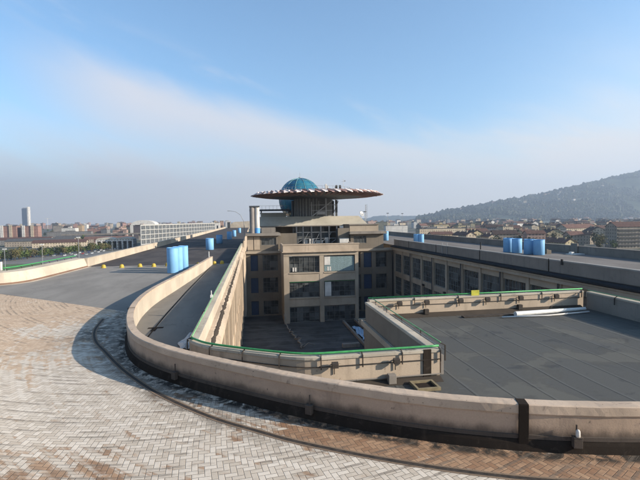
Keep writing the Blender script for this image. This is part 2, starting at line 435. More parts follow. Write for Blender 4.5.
el = wm('MULTIPLY', wm('ARCSINE', sx.outputs[2]), 57.2958)
az = wm('MULTIPLY', wm('ARCTAN2', sx.outputs[0], sx.outputs[1]), 57.2958)   # degrees from +y towards +x
cv = N('ShaderNodeCombineXYZ'); sset(cv.inputs[0], wm('MULTIPLY', az, .028)); sset(cv.inputs[1], wm('ADD', wm('MULTIPLY', el, .10), wm('MULTIPLY', az, .035)))
nz = N('ShaderNodeTexNoise'); L.new(cv.outputs[0], nz.inputs['Vector']); nz.inputs['Scale'].default_value = 2.2; nz.inputs['Detail'].default_value = 7; nz.inputs['Roughness'].default_value = .52; nz.inputs['Distortion'].default_value = .25
cl = wm('SUBTRACT', nz.outputs['Fac'], .5)
# a long stratus sheet whose upper edge sinks from left to right
edge = wm('ADD', wm('ADD', 15.2, wm('MULTIPLY', az, -.21)), wm('MULTIPLY', cl, 5.5))
below = wm('SUBTRACT', edge, el)
sheet = wm('MULTIPLY', wm('MULTIPLY', wr(below, -1.2, 3.4), wr(below, 11., 2., .45, 1.0)), wr(az, -30., -13.))
wisp = wm('MULTIPLY', wr(wm('ABSOLUTE', wm('SUBTRACT', el, wm('SUBTRACT', 17.5, wm('MULTIPLY', az, .22)))), 0.0, 3.0, 1.0, 0.0), wr(cl, .0, .18))
rightveil = wm('MULTIPLY', wr(az, 26., 52.), wr(wm('ADD', el, wm('MULTIPLY', cl, -14.)), 24., 6., 0., .5))
low = wr(wm('ADD', el, wm('MULTIPLY', cl, -9.)), 14.5, 3.5, 0., .93)
mask = wm('MINIMUM', wm('ADD', wm('MAXIMUM', wm('MULTIPLY', sheet, .84), low), wm('ADD', wm('MULTIPLY', wisp, .22), rightveil)), .95)
lowc = wmix(wr(az, -34., 36.), (3.2, 3.1, 3.2), (4.2, 4.05, 3.95))
hic = wmix(wr(az, -30., 35.), (3.95, 3.8, 3.9), (4.0, 3.95, 3.95))
ccol = wmix(wr(el, 2.5, 13.), lowc, hic)
gn = N('ShaderNodeMix', data_type='RGBA', blend_type='MULTIPLY'); gn.inputs[0].default_value = 1; L.new(sky.outputs[0], gn.inputs[6]); gn.inputs[7].default_value = (.86, 1.06, 1.12, 1)
skyc = wmix(mask, gn.outputs[2], ccol)
bg = N('ShaderNodeBackground'); L.new(skyc, bg.inputs[0]); bg.inputs[1].default_value = .12
wo = N('ShaderNodeOutputWorld'); L.new(bg.outputs[0], wo.inputs[0])
SC.view_settings.view_transform = 'Standard'; SC.view_settings.look = 'None'; SC.view_settings.exposure = .95; SC.view_settings.gamma = 1
SC.view_settings.use_curve_mapping = False
SC.cycles.volume_bounces = 0; SC.cycles.max_bounces = 8

# ------------------------------------------------------------------ the roof-top track
from mathutils import noise as mn
def mn_(y): return mn.noise(Vector((y*.45, 0, 0)))+.25
CX, CY = 12.6, 25.0
def sstep(a, b, x):
    t_ = min(1, max(0, (x-a)/(b-a))); return t_*t_*(3-2*t_)
def bank(x, y):
    r = math.hypot(x-CX, min(0, y-CY))
    if y > CY: r = abs(x-CX)
    s_ = min(1, max(0, (33-y)/33))**2
    return min(.08*max(0, r-21.5)**2, 3.4)*s_
half = [(-4.80,50.4),(-5.2,42),(-5.8,33),(-6.2,27.5),(-6.15,24),(-5.88,21.5),(-5.45,19.4),(-5.09,18.08),(-4.64,16.7),(-4.07,15.5),(-2.99,14.15),(-2.09,13.28),(-.98,12.32),(-.13,11.62),(.64,11.0),(1.75,10.18),(2.66,9.58),(3.67,9.0),(4.8,8.46),(6.39,7.95),(7.9,7.58),(10.2,7.3),(12.6,7.2)]
rightpart = [(15.2,7.6),(18.5,8.5),(21.5,10.4),(24.2,13.3),(26.2,17.2),(27.0,21.5),(27.0,24.5)]
PATH = resample(catmull([(a, b, 0) for a, b in half+rightpart], 10), .35)
PATH = [Vector((p.x, p.y)) for p in PATH]
for _ in range(14): PATH = [PATH[0]]+[PATH[k_]*.5+(PATH[k_-1]+PATH[k_+1])*.25 for k_ in range(1, len(PATH)-1)]+[PATH[-1]]
# travel goes from the far left end towards the camera and round to the right; the right-hand normal points to the OUTSIDE of the bend
NRM = normals(PATH)
def flat_sheet(mb, pts, z): return mb.add([(x, y, z) for x, y in pts], [tuple(range(len(pts)))])

# asphalt of the left straight: quads between the left edge and the curved parapet
mb = MB()
idx0 = min(range(len(PATH)), key=lambda i: (PATH[i]-Vector((-6.16, 24.4))).length)
rows = []
left_y = [33.9, 36, 39, 43, 48, 54]
edge_r = [PATH[i] for i in range(idx0, -1, -6)]
n = len(edge_r)
vs = []; fs = []
K = 12
for i, p in enumerate(edge_r):
    tt = i/(n-1); q = Vector((-24.0, 38.6)).lerp(Vector((-24, 50.4)), tt)
    for kx in range(K+1):
        c = p.lerp(q, kx/K); vs.append((c.x, c.y, 0.0))
for i in range(n-1):
    for kx in range(K): fs.append((i*(K+1)+kx, i*(K+1)+kx+1, (i+1)*(K+1)+kx+1, (i+1)*(K+1)+kx))
mb.add(vs, fs)
mb.add([(-24,49.0,-.004),(-5.1,49.0,-.004),(-5.1,50.4,-.004),(-2.2,50.4,-.004),(-2.2,330,-.004),(-24,330,-.004)], [(0,1,2,3,4,5)])
o = mb.build('road', M['asphalt']); tag(o, 'grey asphalt roof-top roadway along the left side', 'road', kind='structure')
mb = MB(); flat_sheet(mb, [(-18.74,52.6),(-10,51.9),(-2.2,51.7),(-2.2,330),(-18.74,330)], .004)
o = mb.build('new_road_surface', M['asphalt_dark']); tag(o, 'darker asphalt of the left straight beyond the yellow bollards', 'road', kind='structure')
mb = MB(); lane = [PATH[i]-NRM[i]*.05 for i in range(0, len(PATH), 3)]
vs = []; fs = []
for i, p in enumerate(lane[:60]):
    q = (max(-2.05, p.x+.2), p.y) if p.y > 15.5 else None
    if q is None: break
    vs += [(p.x, p.y, -.004), (q[0], q[1], -.004)]
for i in range(len(vs)//2-1): fs.append((2*i, 2*i+1, 2*i+3, 2*i+2))
vs2 = len(vs)
mb.add(vs, fs)
o = mb.build('lane', M['asphalt_lane']); tag(o, 'narrow asphalt lane between the curved parapet and the court parapet', 'lane', kind='structure')
mb = MB(); flat_sheet(mb, [(-5.05,50.4),(-2.05,50.4),(-2.05,51.8),(-5.05,51.8)], -.005); mb.build('lane_end', M['asphalt_lane'])['kind'] = 'structure'
# tyre-dark wheel line in the lane
mb = MB(); ln = [(-4.55,17.5),(-4.7,24),(-4.75,32),(-4.6,48)]
mb.sweep(ln, [(-.035,.002),(.035,.002),(.035,-.002),(-.035,-.002)]); o = mb.build('lane_joint', M['skirt']); tag(o, 'dark tarred joint running down the lane', 'joint', kind='structure')
mb = MB(); mb.box(-4.95,-4.25,20.9,21.15,-.004,.003); mb.box(-4.72,-4.5,20.4,20.899,-.004,.003); o = mb.build('tar_patch', M['skirt']); tag(o, 'dark cross-shaped tar patch on the lane', 'patch', kind='structure')

# banked brick bend
mb = MB(); ii = list(range(idx0, len(PATH), 1)); W = 40
d0 = (Vector((-18.0, 33.8))-PATH[idx0]).normalized()
vs = []; fs = []; uvs = []; wear = []
DR = [(-7.75,23.6),(-7.35,21.2),(-6.65,19.2),(-5.73,17.5),(-4.9,16.0),(-4.05,14.6),(-2.73,12.75),(-1.16,11.03),(.09,10.0),(.96,9.35),(2.53,8.4),(4.27,7.55),(6,6.95),(8.5,6.45),(12.6,6.15),(16,6.4)]
DRP = resample(catmull([(a, b, 0) for a, b in DR], 8), .2)
GAP = {i: min((Vector((q.x, q.y))-PATH[i]).length for q in DRP) for i in ii}
for a, i in enumerate(ii):
    b_ = sstep(0, 40, a); d = (d0*(1-b_)+NRM[i].normalized()*b_).normalized()
    for k_ in range(W+1):
        wv = 16*(k_/W)**1.5-.03; p = PATH[i]+d*wv
        vs.append((p.x, p.y, bank(p.x, p.y)+.006))
        th = math.atan2(p.y-CY, p.x-CX); r_ = math.hypot(p.x-CX, p.y-CY)
        if th > 2: pass
        uvs.append((th*19.5, r_))
        # old white paint: strong on the racing line, gone in the beige zones and in the inner strip on the right
        gap = GAP[i]; dd = min((Vector((q.x, q.y))-p).length for q in DRP[::4])
        g_ = lambda cx_, cy_, sx_, sy_: math.exp(-((p.x-cx_)**2/sx_+(p.y-cy_)**2/sy_))
        wh = .86-.78*sstep(-5, -12.5, p.x); tan = .25+.75*sstep(-3, -8, p.x)
        if wv < gap:                                   # strip between the drain and the wall
            wh = .80-1.3*sstep(.2, 1.5, p.x); tan = .15
        z1 = g_(-15, 27, 45, 14); z2 = g_(-5.4, 7.9, 9, 1.6); z3 = g_(-11.5, 13.2, 14, 1.6); z4 = g_(-10.5, 19, 9, .5)
        wh += .30*g_(-9, 13.5, 16, 2.2)*(1-z3)+.35*g_(-10, 21.5, 14, 1.2)
        wh -= .5*z1+.9*z2+.35*z3+.4*z4; tan += .8*z1+.55*z3+.5*z4-.1*z2
        dt = max(0, 1-sstep(.22, .50, wv))*1.3
        dt = max(dt, .9*math.exp(-(dd/.42)**2)*sstep(3, -2, p.x), 1.0*g_(-7.2, 20.8, 1.0, 5)*.9, .62*sstep(1.5, -2.5, p.x)*(1 if wv < gap else 0))
        dt = max(dt, .42*z2)
        wear.append((max(0, min(1, wh)), max(0, min(1, dt)), max(0, min(1, tan)), 1))
for a in range(len(ii)-1):
    for k_ in range(W): fs.append((a*(W+1)+k_, a*(W+1)+k_+1, (a+1)*(W+1)+k_+1, (a+1)*(W+1)+k_))
mb.add(vs, fs); o = mb.build('brick_road', M['brick'], smooth=True)
tag(o, 'banked bend paved with worn white and orange herringbone brick', 'road', kind='structure')
me = o.data; ul = me.uv_layers.new(name='UVMap'); ca = me.color_attributes.new('wear', 'FLOAT_COLOR', 'POINT')
for lp in me.loops: ul.data[lp.index].uv = uvs[lp.vertex_index]
for i, c in enumerate(wear): ca.data[i].color = c
# drain channel curving along the bend
mb = MB(); mb.sweep([(p.x, p.y) for p in DRP], [(-.045,.009),(.045,.009),(.045,-.03),(-.045,-.03)], bank)
dr = empty('drain_channel', (DRP[30].x, DRP[30].y, 0), 'dark slotted drain channel curving across the brick bend', 'drain')
mb.build('grating', M['iron'], dr)
mb = MB()
for s_ in (-1, 1): mb.sweep([(p.x, p.y) for p in DRP], [(s_*.075-.024,.013),(s_*.075+.024,.013),(s_*.075+.024,-.03),(s_*.075-.024,-.03)], bank)
mb.build('edging', weathered('drain_edging', (.20,.14,.095), (.04,.03,.023), 1.0, 3, streak=False), dr)

# right straight
mb = MB(); flat_sheet(mb, [(26.9,20),(44.2,20),(44.2,330),(26.9,330)], -.002)
flat_sheet(mb, [(27.2,24.6),(26.2,17),(24,12.8),(21,9.9),(30,-2),(44.2,10),(44.2,20),(26.9,20)][::-1], -.006)
o = mb.build('road', M['asphalt_right']); tag(o, 'grey asphalt roadway on the right hand roof', 'road', kind='structure')

# ------------------------------------------------------------------ curved parapet in the foreground
HP = .85
root = empty('parapet_wall', (PATH[80].x, PATH[80].y, 0), 'curved pinkish parapet sweeping round the brick bend in the foreground', 'parapet')
mb = MB(); mb.sweep(PATH, [(-.30,-.05),(-.30,.70),(-.012,.70),(-.012,-.05)]); 
# base wall core (inner face cream, outer face pink)
core = [(-.24,-.3),(-.24,.90),(-.02,.90),(-.02,-.3)]
mb = MB(); mb.sweep(PATH, core); mb.build('wall', M['parapet_out'], root)
mb = MB(); mb.sweep(PATH, [(-.27,-.06),(-.27,.895),(-.243,.895),(-.243,-.06)]); mb.build('inner_facing', M['cream'], root)
PATHF = resample([Vector((p.x, p.y, 0)) for p in PATH], .12)
mb = MB(); mb.sweep(PATHF, [(-.29,.905),(-.285,.995),(-.02,.995),(.008,.975),(.012,.80),(.0,.775),(-.018,.775),(-.018,.905)], jit=.007); mb.build('coping', M['coping_pink'], root)
mb = MB(); mb.sweep(PATH[idx0-14:], [(-.017,.0),(-.017,.235),(.008,.225),(.04,.16),(.085,.012),(.085,-.1),(-.017,-.1)]); mb.build('skirting', M['skirt'], root)
mb = MB(); mb.sweep(PATH[idx0+20:], [(-.017,.24),(-.017,.33),(.002,.325),(.006,.24)]); mb.build('flashing', M['flash'], root)
def on_path(x0, y0):
    i = min(range(len(PATH)), key=lambda i: (PATH[i]-Vector((x0, y0))).length); return i, PATH[i], NRM[i].normalized()
def strip_at(x, y, wd=.2):
    i, p, n_ = on_path(x, y); t_ = Vector((n_.y, -n_.x)); mb = MB()
    mb.obox((p.x+n_.x*.02, p.y+n_.y*.02, .5), (t_.x*wd/2, t_.y*wd/2, 0), (n_.x*.025, n_.y*.025, 0), (0,0,.49))
    mb.obox((p.x-n_.x*.12, p.y-n_.y*.12, .994), (t_.x*wd/2, t_.y*wd/2, 0), (n_.x*.155, n_.y*.155, 0), (0,0,.012))
    mb.build('joint_strip', M['skirt'], root, bevel=.004)
strip_at(5.55, 8.2); strip_at(-5.75, 21.0, .05); strip_at(-5.5, 37, .05)
def jbox(x, y, lamp=False):
    i, p, n_ = on_path(x, y); t_ = Vector((n_.y, -n_.x)); mb = MB()
    c = p+n_*.08
    mb.obox((c.x, c.y, .26), (t_.x*.09, t_.y*.09, 0), (n_.x*.06, n_.y*.06, 0), (0,0,.11)); mb.obox((c.x, c.y, .377), (t_.x*.1, t_.y*.1, 0), (n_.x*.07, n_.y*.07, 0), (0,0,.008))
    o = mb.build('junction_box', M['flash'], root, bevel=.008)
    mb = MB(); mb.tube([(c.x-n_.x*.03, c.y-n_.y*.03, .38), (c.x-n_.x*.03, c.y-n_.y*.03, .62)], .018, 8)
    mb.build('conduit', M['flash'], o)
    if lamp:
        mb = MB(); mb.lathe(c.x+n_.x*.03, c.y+n_.y*.03, [(0,.385),(.042,.385),(.046,.42),(.042,.51),(.026,.54),(0,.545)], 14)
        mb.build('lamp', M['offwhite'], o, smooth=True)
jbox(1.35, 10.5); jbox(6.5, 7.9, True); jbox(-2.5, 13.7); 

# ------------------------------------------------------------------ railing helper
def railing(root, path, z, posts, mat='green', r=.035, side=-1, second=False, postdepth=.45):
    mb = MB(); P3 = [(p[0], p[1], z) for p in path]; mb.tube(P3, r, 8)
    ra = mb.build('railing', M[mat], root, smooth=True)
    if second:
        mb = MB(); mb.tube([(p[0], p[1], z-.16) for p in path], .012, 6); mb.build('wire', M['steel'], ra)
    pts = [Vector(p[:2]) for p in path]
    dense = resample([Vector((p.x, p.y, 0)) for p in pts], posts)
    for i in range(len(dense)):
        a = dense[max(0, i-1)]; b = dense[min(len(dense)-1, i+1)]; d = (b-a).normalized(); nn = Vector((d.y, -d.x, 0))*side
        p = dense[i]; mb = MB()
        mb.bar((p.x, p.y, z-.02), (p.x+nn.x*.16, p.y+nn.y*.16, z-.10), .03); mb.bar((p.x+nn.x*.16, p.y+nn.y*.16, z-.09), (p.x+nn.x*.16, p.y+nn.y*.16, z-postdepth), .04, .03)
        mb.build('post', M['iron'], ra)
    return ra
def parapet(name_label, path, inner_mat, base, zt=.9, th=.22, zb=-.05, outer=1):
    """path = the outer (roof side) face; thickness goes to the left of travel"""
    root = empty('parapet_wall', (path[0][0], path[0][1], base), name_label, 'parapet')
    mb = MB(); mb.sweep(path, [(-th,zb),(-th,zt-.10),(0,zt-.10),(0,zb)]); mb.build('wall', inner_mat, root)
    mb = MB(); mb.sweep(path, [(-th-.02,zt-.098),(-th-.02,zt),(.035,zt-.01),(.035,zt-.098)]); mb.build('coping', M['coping'], root, bevel=.006)
    return root
# parapet between the lane and the court, from the lane corner to the far block (travel towards +y, right = court side)
WX = -1.72
LP = [(-1.92,15.0),(-1.88,30),(WX,78.6)]
rootL = parapet('long sunlit parapet between the lane and the sunken court, with a pale green rail', LP, M['cream'], 0, zt=.97, th=.28, zb=.06)
railing(rootL, [(-2.12,15.1),(-2.08,30),(WX-.2,78)], 1.05, 4.5, 'palegreen', .028, side=-1, postdepth=.3)
mb = MB(); mb.sweep([(WX-.1,15.2),(WX-.1,30),(WX,78.6)], [(-.10,.30),(.10,.28),(.42,.06),(.42,-.34),(.30,-.40),(-.10,-.40)]); mb.build('gutter_ledge', M['creamwall'], rootL)
mb = MB()
vs = []; fs = []; n = 0; y = 15.4
while y < 74:
    a = mn.noise(Vector((y*1.3, 0, 0))); b = mn.noise(Vector((y*1.1, 5, 0))); c = mn.noise(Vector((y*3.1, 9, 0)))
    w0 = max(.012, .075+.05*a+.035*c); cx = WX+.11+.025*b
    zf = lambda x: .282-(x-WX)*.69
    vs += [(cx-w0, y, zf(cx-w0)+.012), (cx-w0*.3, y, zf(cx-w0*.3)+.03+.05*abs(c)), (cx+w0*.4, y, zf(cx+w0*.4)+.03+.04*abs(b)), (cx+w0, y, zf(cx+w0)+.012)]
    n += 1; y += .09
for i in range(n-1):
    for k_ in range(3): fs.append((i*4+k_, i*4+k_+1, i*4+k_+5, i*4+k_+4))
mb.add(vs, fs)
mb.build('leaf_litter', M['dirt'], rootL)
mb = MB(); mb.box(-2.16,-2.12,22.6,22.66,1.0,1.42); mb.box(-2.20,-2.08,22.58,22.68,1.05,1.2); mb.build('bracket', M['white'], rootL)

# roof-court parapet round the notch and the dark roof (travel from the lane corner to the right; right side = towards camera)
BP = [(-2.15,15.02),(-1.55,14.25),(-.55,13.55),(.45,12.95),(1.25,12.55),(1.75,12.42),(2.4,12.40),(5.75,12.42)]
BPs = [(p.x, p.y) for p in resample(catmull([(a, b, 0) for a, b in BP], 6), .25)]
rootB = parapet('bent beige parapet with bright green rail in front of the sunken court notch', BPs, M['creamwall'], 0, zt=.93, th=.22)
railing(rootB, [(a, b+.10) for a, b in BPs], 1.0, 1.25, 'green', .036, side=1)
mb = MB(); mb.tube([(a, b-.03, .62) for a, b in BPs[4:]], .014, 6); mb.build('conduit', M['iron'], rootB)
mb = MB(); mb.tube([(a, b-.05, .16) for a, b in BPs[8:]], .022, 6); mb.build('conduit', M['greyconc'], rootB)
mb = MB(); mb.sweep(BPs, [(-.01,-.05),(-.01,.10),(.05,.09),(.28,0),(.28,-.05)]); mb.build('skirting', M['dirt'], rootB)
mb = MB(); mb.box(5.17,5.42,12.375,12.416,.06,.94); mb.build('joint_strip', M['skirt'], rootB)
def flood(parent, x, y, z, n_=(0,-1), s=1.0):
    """small box floodlight on a bracket, facing n_"""
    n_ = Vector(n_).normalized(); t_ = Vector((n_.y, -n_.x)); c = Vector((x, y))+n_*.16*s
    mb = MB(); mb.obox((c.x, c.y, z), (t_.x*.10*s, t_.y*.10*s, 0), (n_.x*.05*s, n_.y*.05*s, -.02*s), (0,0,.07*s)); mb.obox((c.x-n_.x*.09*s, c.y-n_.y*.09*s, z), (t_.x*.02, t_.y*.02, 0), (n_.x*.07*s, n_.y*.07*s, 0), (0,0,.02))
    o = mb.build('floodlight', M['iron'], parent, bevel=.006)
    mb = MB(); mb.bar((x+n_.x*.03, y+n_.y*.03, z-.05), (x+n_.x*.03, y+n_.y*.03, z-.32), .025); mb.build('cable', M['iron'], o)
for x in (2.35, 4.25): flood(rootB, x, 12.40, .70)
mb = MB(); mb.box(3.98,4.22,12.16,12.36,.02,.30); mb.build('junction_box', M['greyconc'], rootB, bevel=.01)
mb = MB(); mb.box(5.76,5.86,12.44,12.66,.1,.72); mb.build('junction_box', M['greyconc'], rootB, bevel=.01)

SP = [(5.75,12.66),(5.75,20.44)]                      # along the notch side, right of travel = roof side
rootS = parapet('weathered side parapet in shade-dark plaster running back beside the sunken notch', SP, M['facade_dim'], 0, zt=.90, th=.26)
railing(rootS, [(5.85,12.66),(5.85,20.4)], 1.06, 2.0, 'palegreen', .022, side=1, second=True, postdepth=.6)
FP = [(5.75,20.72),(17.9,20.72)]                      # far parapet of the roof; travel +x, right = camera
rootF = parapet('straight beige parapet with green rail across the far side of the dark roof', FP, M['creamwall'], 0, zt=.93, th=.24)
railing(rootF, [(5.75,20.82),(17.9,20.82)], 1.02, 2.4, 'green', .036, side=1)
mb = MB(); mb.tube([(5.8,20.69,.58),(17.7,20.69,.58)], .014, 6); mb.build('conduit', M['iron'], rootF)
mb = MB(); mb.sweep([(5.85,20.7),(17.7,20.7)], [(-.01,-.05),(-.01,.16),(.06,.14),(.34,0),(.34,-.05)]); mb.build('skirting', M['dirt'], rootF)
for x in (7.3, 8.75, 10.6, 12.1, 14.0, 16.1): flood(rootF, x, 20.70, .74, s=1.25)
for x in (8.75, 14.0):
    mb = MB(); mb.box(x-.12,x+.12,20.5,20.68,.10,.36); mb.build('junction_box', M['iron'], rootF, bevel=.01)
RP = [(17.9,20.48),(17.9,9.6)]                        # travel towards the camera, right = roof side (-x)
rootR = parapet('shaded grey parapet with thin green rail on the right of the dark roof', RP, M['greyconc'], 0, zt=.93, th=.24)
railing(rootR, [(17.98,20.5),(17.98,9.7)], 1.0, 1.9, 'palegreen', .022, side=1)
# yellow sign on the rail
o = MB().box(11.3,11.75,20.72,20.745,.92,1.2).build('warning_sign', M['signyellow'], bevel=.004)
tag(o, 'small blank yellow sign hung on the green rail of the dark roof', 'sign')

# ------------------------------------------------------------------ end building under the dark roof
eb = empty('end_building', (11.7,14,-12.6), 'lower end block carrying the flat dark membrane roof in front', 'building')
mb = MB(); roofpts = [(5.76,12.2),(5.76,20.72),(17.9,20.72),(17.9,12.2)]
vs = [(x, y, 0) for x, y in [(-2.1,14.9)]+[(a, b) for a, b in BPs]+[(5.76,12.43),(5.76,20.72),(17.9,20.72),(18.3,14.5),(23.6,13.6)]]
inner = [(PATH[i].x-NRM[i].x*.2, PATH[i].y-NRM[i].y*.2, 0) for i in range(0, len(PATH), 2)]
# roof sheet: from the parapet of the bend to the court edge
k0 = min(range(len(inner)), key=lambda i: abs(inner[i][1]-15.2)+(0 if inner[i][0] < 0 else 99))
k1 = min(range(len(inner)), key=lambda i: (Vector(inner[i][:2])-Vector((22.5,11.4))).length)
poly = [(a, b) for a, b, _ in inner[k0:k1+1]]
poly += [(17.9,13),(17.9,20.72),(5.76,20.72),(5.76,12.5)] + [(a, b+.05) for a, b in BPs[::-1][1:]]
mb.add([(a, b, -.008) for a, b in poly], [tuple(range(len(poly)))]); mb.build('roof', M['membrane'], eb)
mb = MB()
mb.box(5.49,17.92,12.62,20.70,-12.6,-.06)
mb.box(5.46,5.50,12.63,20.72,-.9,-.05)
mb.build('wall', M['facade_dim'], eb)
mb = MB(); mb.box(5.36,5.487,12.64,20.9,-.32,-.07); mb.box(5.3,18.0,20.98,21.1,-.32,-.07); mb.build('cornice', M['facade'], eb)
# loose things lying on the dark roof
o = MB().tube([(13.05,19.55,.12),(15.4,19.75,.12),(17.35,19.95,.11)], [.13,.11,.085], 12)
o = o.build('lamp_pole', M['white'], smooth=True, angle=50); tag(o, 'white tapered pole lying on the dark roof by the far parapet', 'pole')
o = MB().tube([(12.2,19.35,.05),(14.6,19.2,.05),(17.2,19.5,.05)], .045, 8).build('pipe', M['offwhite'], smooth=True); tag(o, 'thin pale pipe lying in front of the thick white pole', 'pipe')
o = MB().box(10.4,13.1,19.75,20.05,.0,.06).box(10.6,12.9,20.0,20.2,.0,.045).build('plank', M['iron']); tag(o, 'dark planks lying left of the white pole on the roof', 'plank')
hx, hy = 4.98, 11.83
mb = MB(); mb.box(hx-.36,hx+.36,hy-.32,hy-.25,0,.09); mb.box(hx-.36,hx+.36,hy+.25,hy+.32,0,.09); mb.box(hx-.36,hx-.29,hy-.248,hy+.248,0,.088); mb.box(hx+.29,hx+.36,hy-.248,hy+.248,0,.088)
hr = empty('hatch', (hx, hy, 0), 'square timber hatch frame on the roof by the parapet corner', 'hatch')
mb.build('frame', M['wood'], hr); MB().box(hx-.285,hx+.285,hy-.245,hy+.245,0,.03).build('lid', M['skirt'], hr)
# crumpled pale sheet in the lane corner
mb = MB(); G = 10; vs = []; fs = []
for i in range(G+1):
    for j in range(G+1):
        u, v = i/G, j/G; vs.append((-3.0+u*.75+.1*math.sin(v*7), 16.9+v*1.7, .03+.32*abs(math.sin(u*5.2+v*3)*math.sin(v*4.1+u))*math.sin(pi*min(1,max(0,u)))+random.uniform(0,.04)))
for i in range(G):
    for j in range(G): fs.append((i*(G+1)+j, (i+1)*(G+1)+j, (i+1)*(G+1)+j+1, i*(G+1)+j+1))
o = mb.add(vs, fs).build('plastic_sheet', M['offwhite']); sm = o.modifiers.new('solid', 'SOLIDIFY'); sm.thickness = .01
tag(o, 'crumpled pale plastic sheet in the lane beside the parapet corner', 'plastic sheet')

# ------------------------------------------------------------------ window prototypes
def grid_window(parent, x0, x1, z0, z1, y, nx, nz_, mat='frame', ax='x', fw=.07, depth=.06, pane=M['glass'], local=False, sign=-1):
    """steel grid window; ax='x': lies in an x-z plane facing sign*y; ax='y': x/y swapped. The pane is a sub-part."""
    mb = MB()
    def bx(a0, a1, b0, b1, c0, c1):
        if ax == 'x': mb.box(a0, a1, min(y+sign*b0, y+sign*b1), max(y+sign*b0, y+sign*b1), c0, c1)
        else: mb.box(min(y+sign*b0, y+sign*b1), max(y+sign*b0, y+sign*b1), a0, a1, c0, c1)
    bx(x0, x1, 0, depth, z0, z0+fw); bx(x0, x1, 0, depth, z1-fw, z1)
    bx(x0, x0+fw, 0, depth-.002, z0+fw, z1-fw); bx(x1-fw, x1, 0, depth-.002, z0+fw, z1-fw)
    for i in range(1, nx):
        a = x0+(x1-x0)*i/nx; w2 = fw*.22; bx(a-w2, a+w2, 0, depth*.8, z0+fw, z1-fw)
    for i in range(1, nz_):
        c = z0+(z1-z0)*i/nz_; w2 = fw*.22; bx(x0+fw, x1-fw, 0, depth*.7, c-w2, c+w2)
    f = mb.build('window', M[mat], parent, local)
    if local: ORG[f.name] = Vector((0,0,0))
    mb = MB()
    def bq(): 
        if ax == 'x': mb.box(x0+.01, x1-.01, min(y, y-sign*.03), max(y, y-sign*.03), z0+.01, z1-.01)
        else: mb.box(min(y, y-sign*.03), max(y, y-sign*.03), x0+.01, x1-.01, z0+.01, z1-.01)
    bq(); p = mb.build('pane', pane, f, local)
    return f

# ------------------------------------------------------------------ the two long wings
ZC = -12.6
def wing(x_in, x_out, sgn, label, y0, yend, matw, mat_win):
    """long factory wing; court facade at x_in facing sgn (+1: towards +x)"""
    rt_ = empty('factory_wing', ((x_in+x_out)/2, 60, -25), label, 'building')
    lo_, hi_ = min(x_in-sgn*.5, x_out), max(x_in-sgn*.5, x_out)
    MB().box(lo_, hi_, y0, yend, -25, -.05).build('wall', M[matw], rt_)
    ys = [y0]; 
    y = 79.0
    bays = []
    while y-4.5 > y0: bays.append((y-4.5, y)); y -= 4.5
    rows = [(-5.05,-1.62), (-9.35,-5.95), (-12.5,-10.25)]
    mb = MB()
    def bx(a, b, y0_, y1_, z0, z1): mb.box(min(x_in-sgn*a, x_in-sgn*b), max(x_in-sgn*a, x_in-sgn*b), y0_, y1_, z0, z1)
    # spandrels run the full length, piers between the bays stand a little proud
    yb0 = bays[-1][0]
    for z0, z1 in ((-1.62,-.9),(-5.95,-5.05),(-10.25,-9.35)): bx(.06, .5, yb0, 79, z0, z1)
    mb_p = mb
    for b0, b1 in bays:
        for z0, z1 in rows: bx(0, .5, b1-.28, b1+.28 if b1 < 78 else b1, z0, z1)
        bx(-.05, .06, b1-.24, b1+.24 if b1 < 78 else b1, -12.55, -.95)
    mb.build('facade', M[matw], rt_)
    first = {}
    for bi, (b0, b1) in enumerate(bays):
        for ri, (z0, z1) in enumerate(rows):
            if ri not in first:
                first[ri] = (grid_window(rt_, b0+.285, b1-.285, z0+.005, z1-.005, x_in-sgn*.30, 6, 4, mat_win, 'y', .06, .06, sign=sgn), b0)
            else:
                c = copy_tree(first[ri][0], rt_); c.location.y += b0-first[ri][1]
    MB().box(min(x_in+sgn*.0, x_in-sgn*.5), max(x_in, x_in-sgn*.5), y0, 79, -.9, -.42).build('fascia', M[matw], rt_)
    return rt_, bays
wl, bays = wing(WX, -18.9, 1, 'sunlit left factory wing with tall ribbed court facade under the roadway', 15.2, 300, 'creamwall', 'frame')
wrr, bays = wing(27, 44.2, -1, 'shaded right factory wing with two rows of grid windows above the court', 22, 300, 'facade', 'framelight')
MB().sweep([(27,20),(27,79)], [(-.75,-.30),(-.75,-.16),(-.05,-.05),(.3,-.05),(.3,-.38),(-.6,-.38)]).build('gutter', M['ledge'], wrr)
MB().sweep([(27,20),(27,79)], [(-.42,-.9),(-.42,-.62),(-.48,-.56),(-.48,-.42),(-.02,-.42),(-.02,-.9)]).build('cornice', M['facade'], wrr)
mb = MB()
for b0, b1 in bays[::2]: mb.tube([(26.8,b1,-.95),(26.8,b1,-12.4)], .07, 8)
mb.build('downpipe', M['darksteel'], wrr)
for yy in (56.5, 64.2, 46.2):
    mb = MB(); mb.box(26.72,26.98,yy,yy+.5,-5.75,-5.45); mb.build('wall_lamp', M['iron'], wrr)
# right near parapet
root = empty('parapet_wall', (27.1,40,0), 'long grey concrete parapet on the court edge of the right hand roof', 'parapet')
MB().sweep([(27,22),(27,78.9)], [(0,-.05),(0,1.0),(.3,1.0),(.3,-.05)]).build('wall', M['greyconc'], root)
MB().sweep([(27,22),(27,78.9)], [(-.04,1.002),(-.04,1.12),(.36,1.14),(.36,1.002)]).build('coping', weathered('grey_coping', (.26,.24,.215), (.1,.09,.08), .5, 1.5, streak=False), root)
for yy in (35.4, 47.5, 59.8, 71): MB().box(26.955,26.998,yy,yy+.09,-.1,1.15).build('joint_strip', M['skirt'], root)
MB().box(26.90,26.997,33.6,33.8,.75,1.25).build('scupper', M['black'], root)
for yy in (56.1, 57.6): MB().tube([(26.9,yy,-.1),(26.9,yy,1.55)], .04, 8).build('post', M['steel'], root)
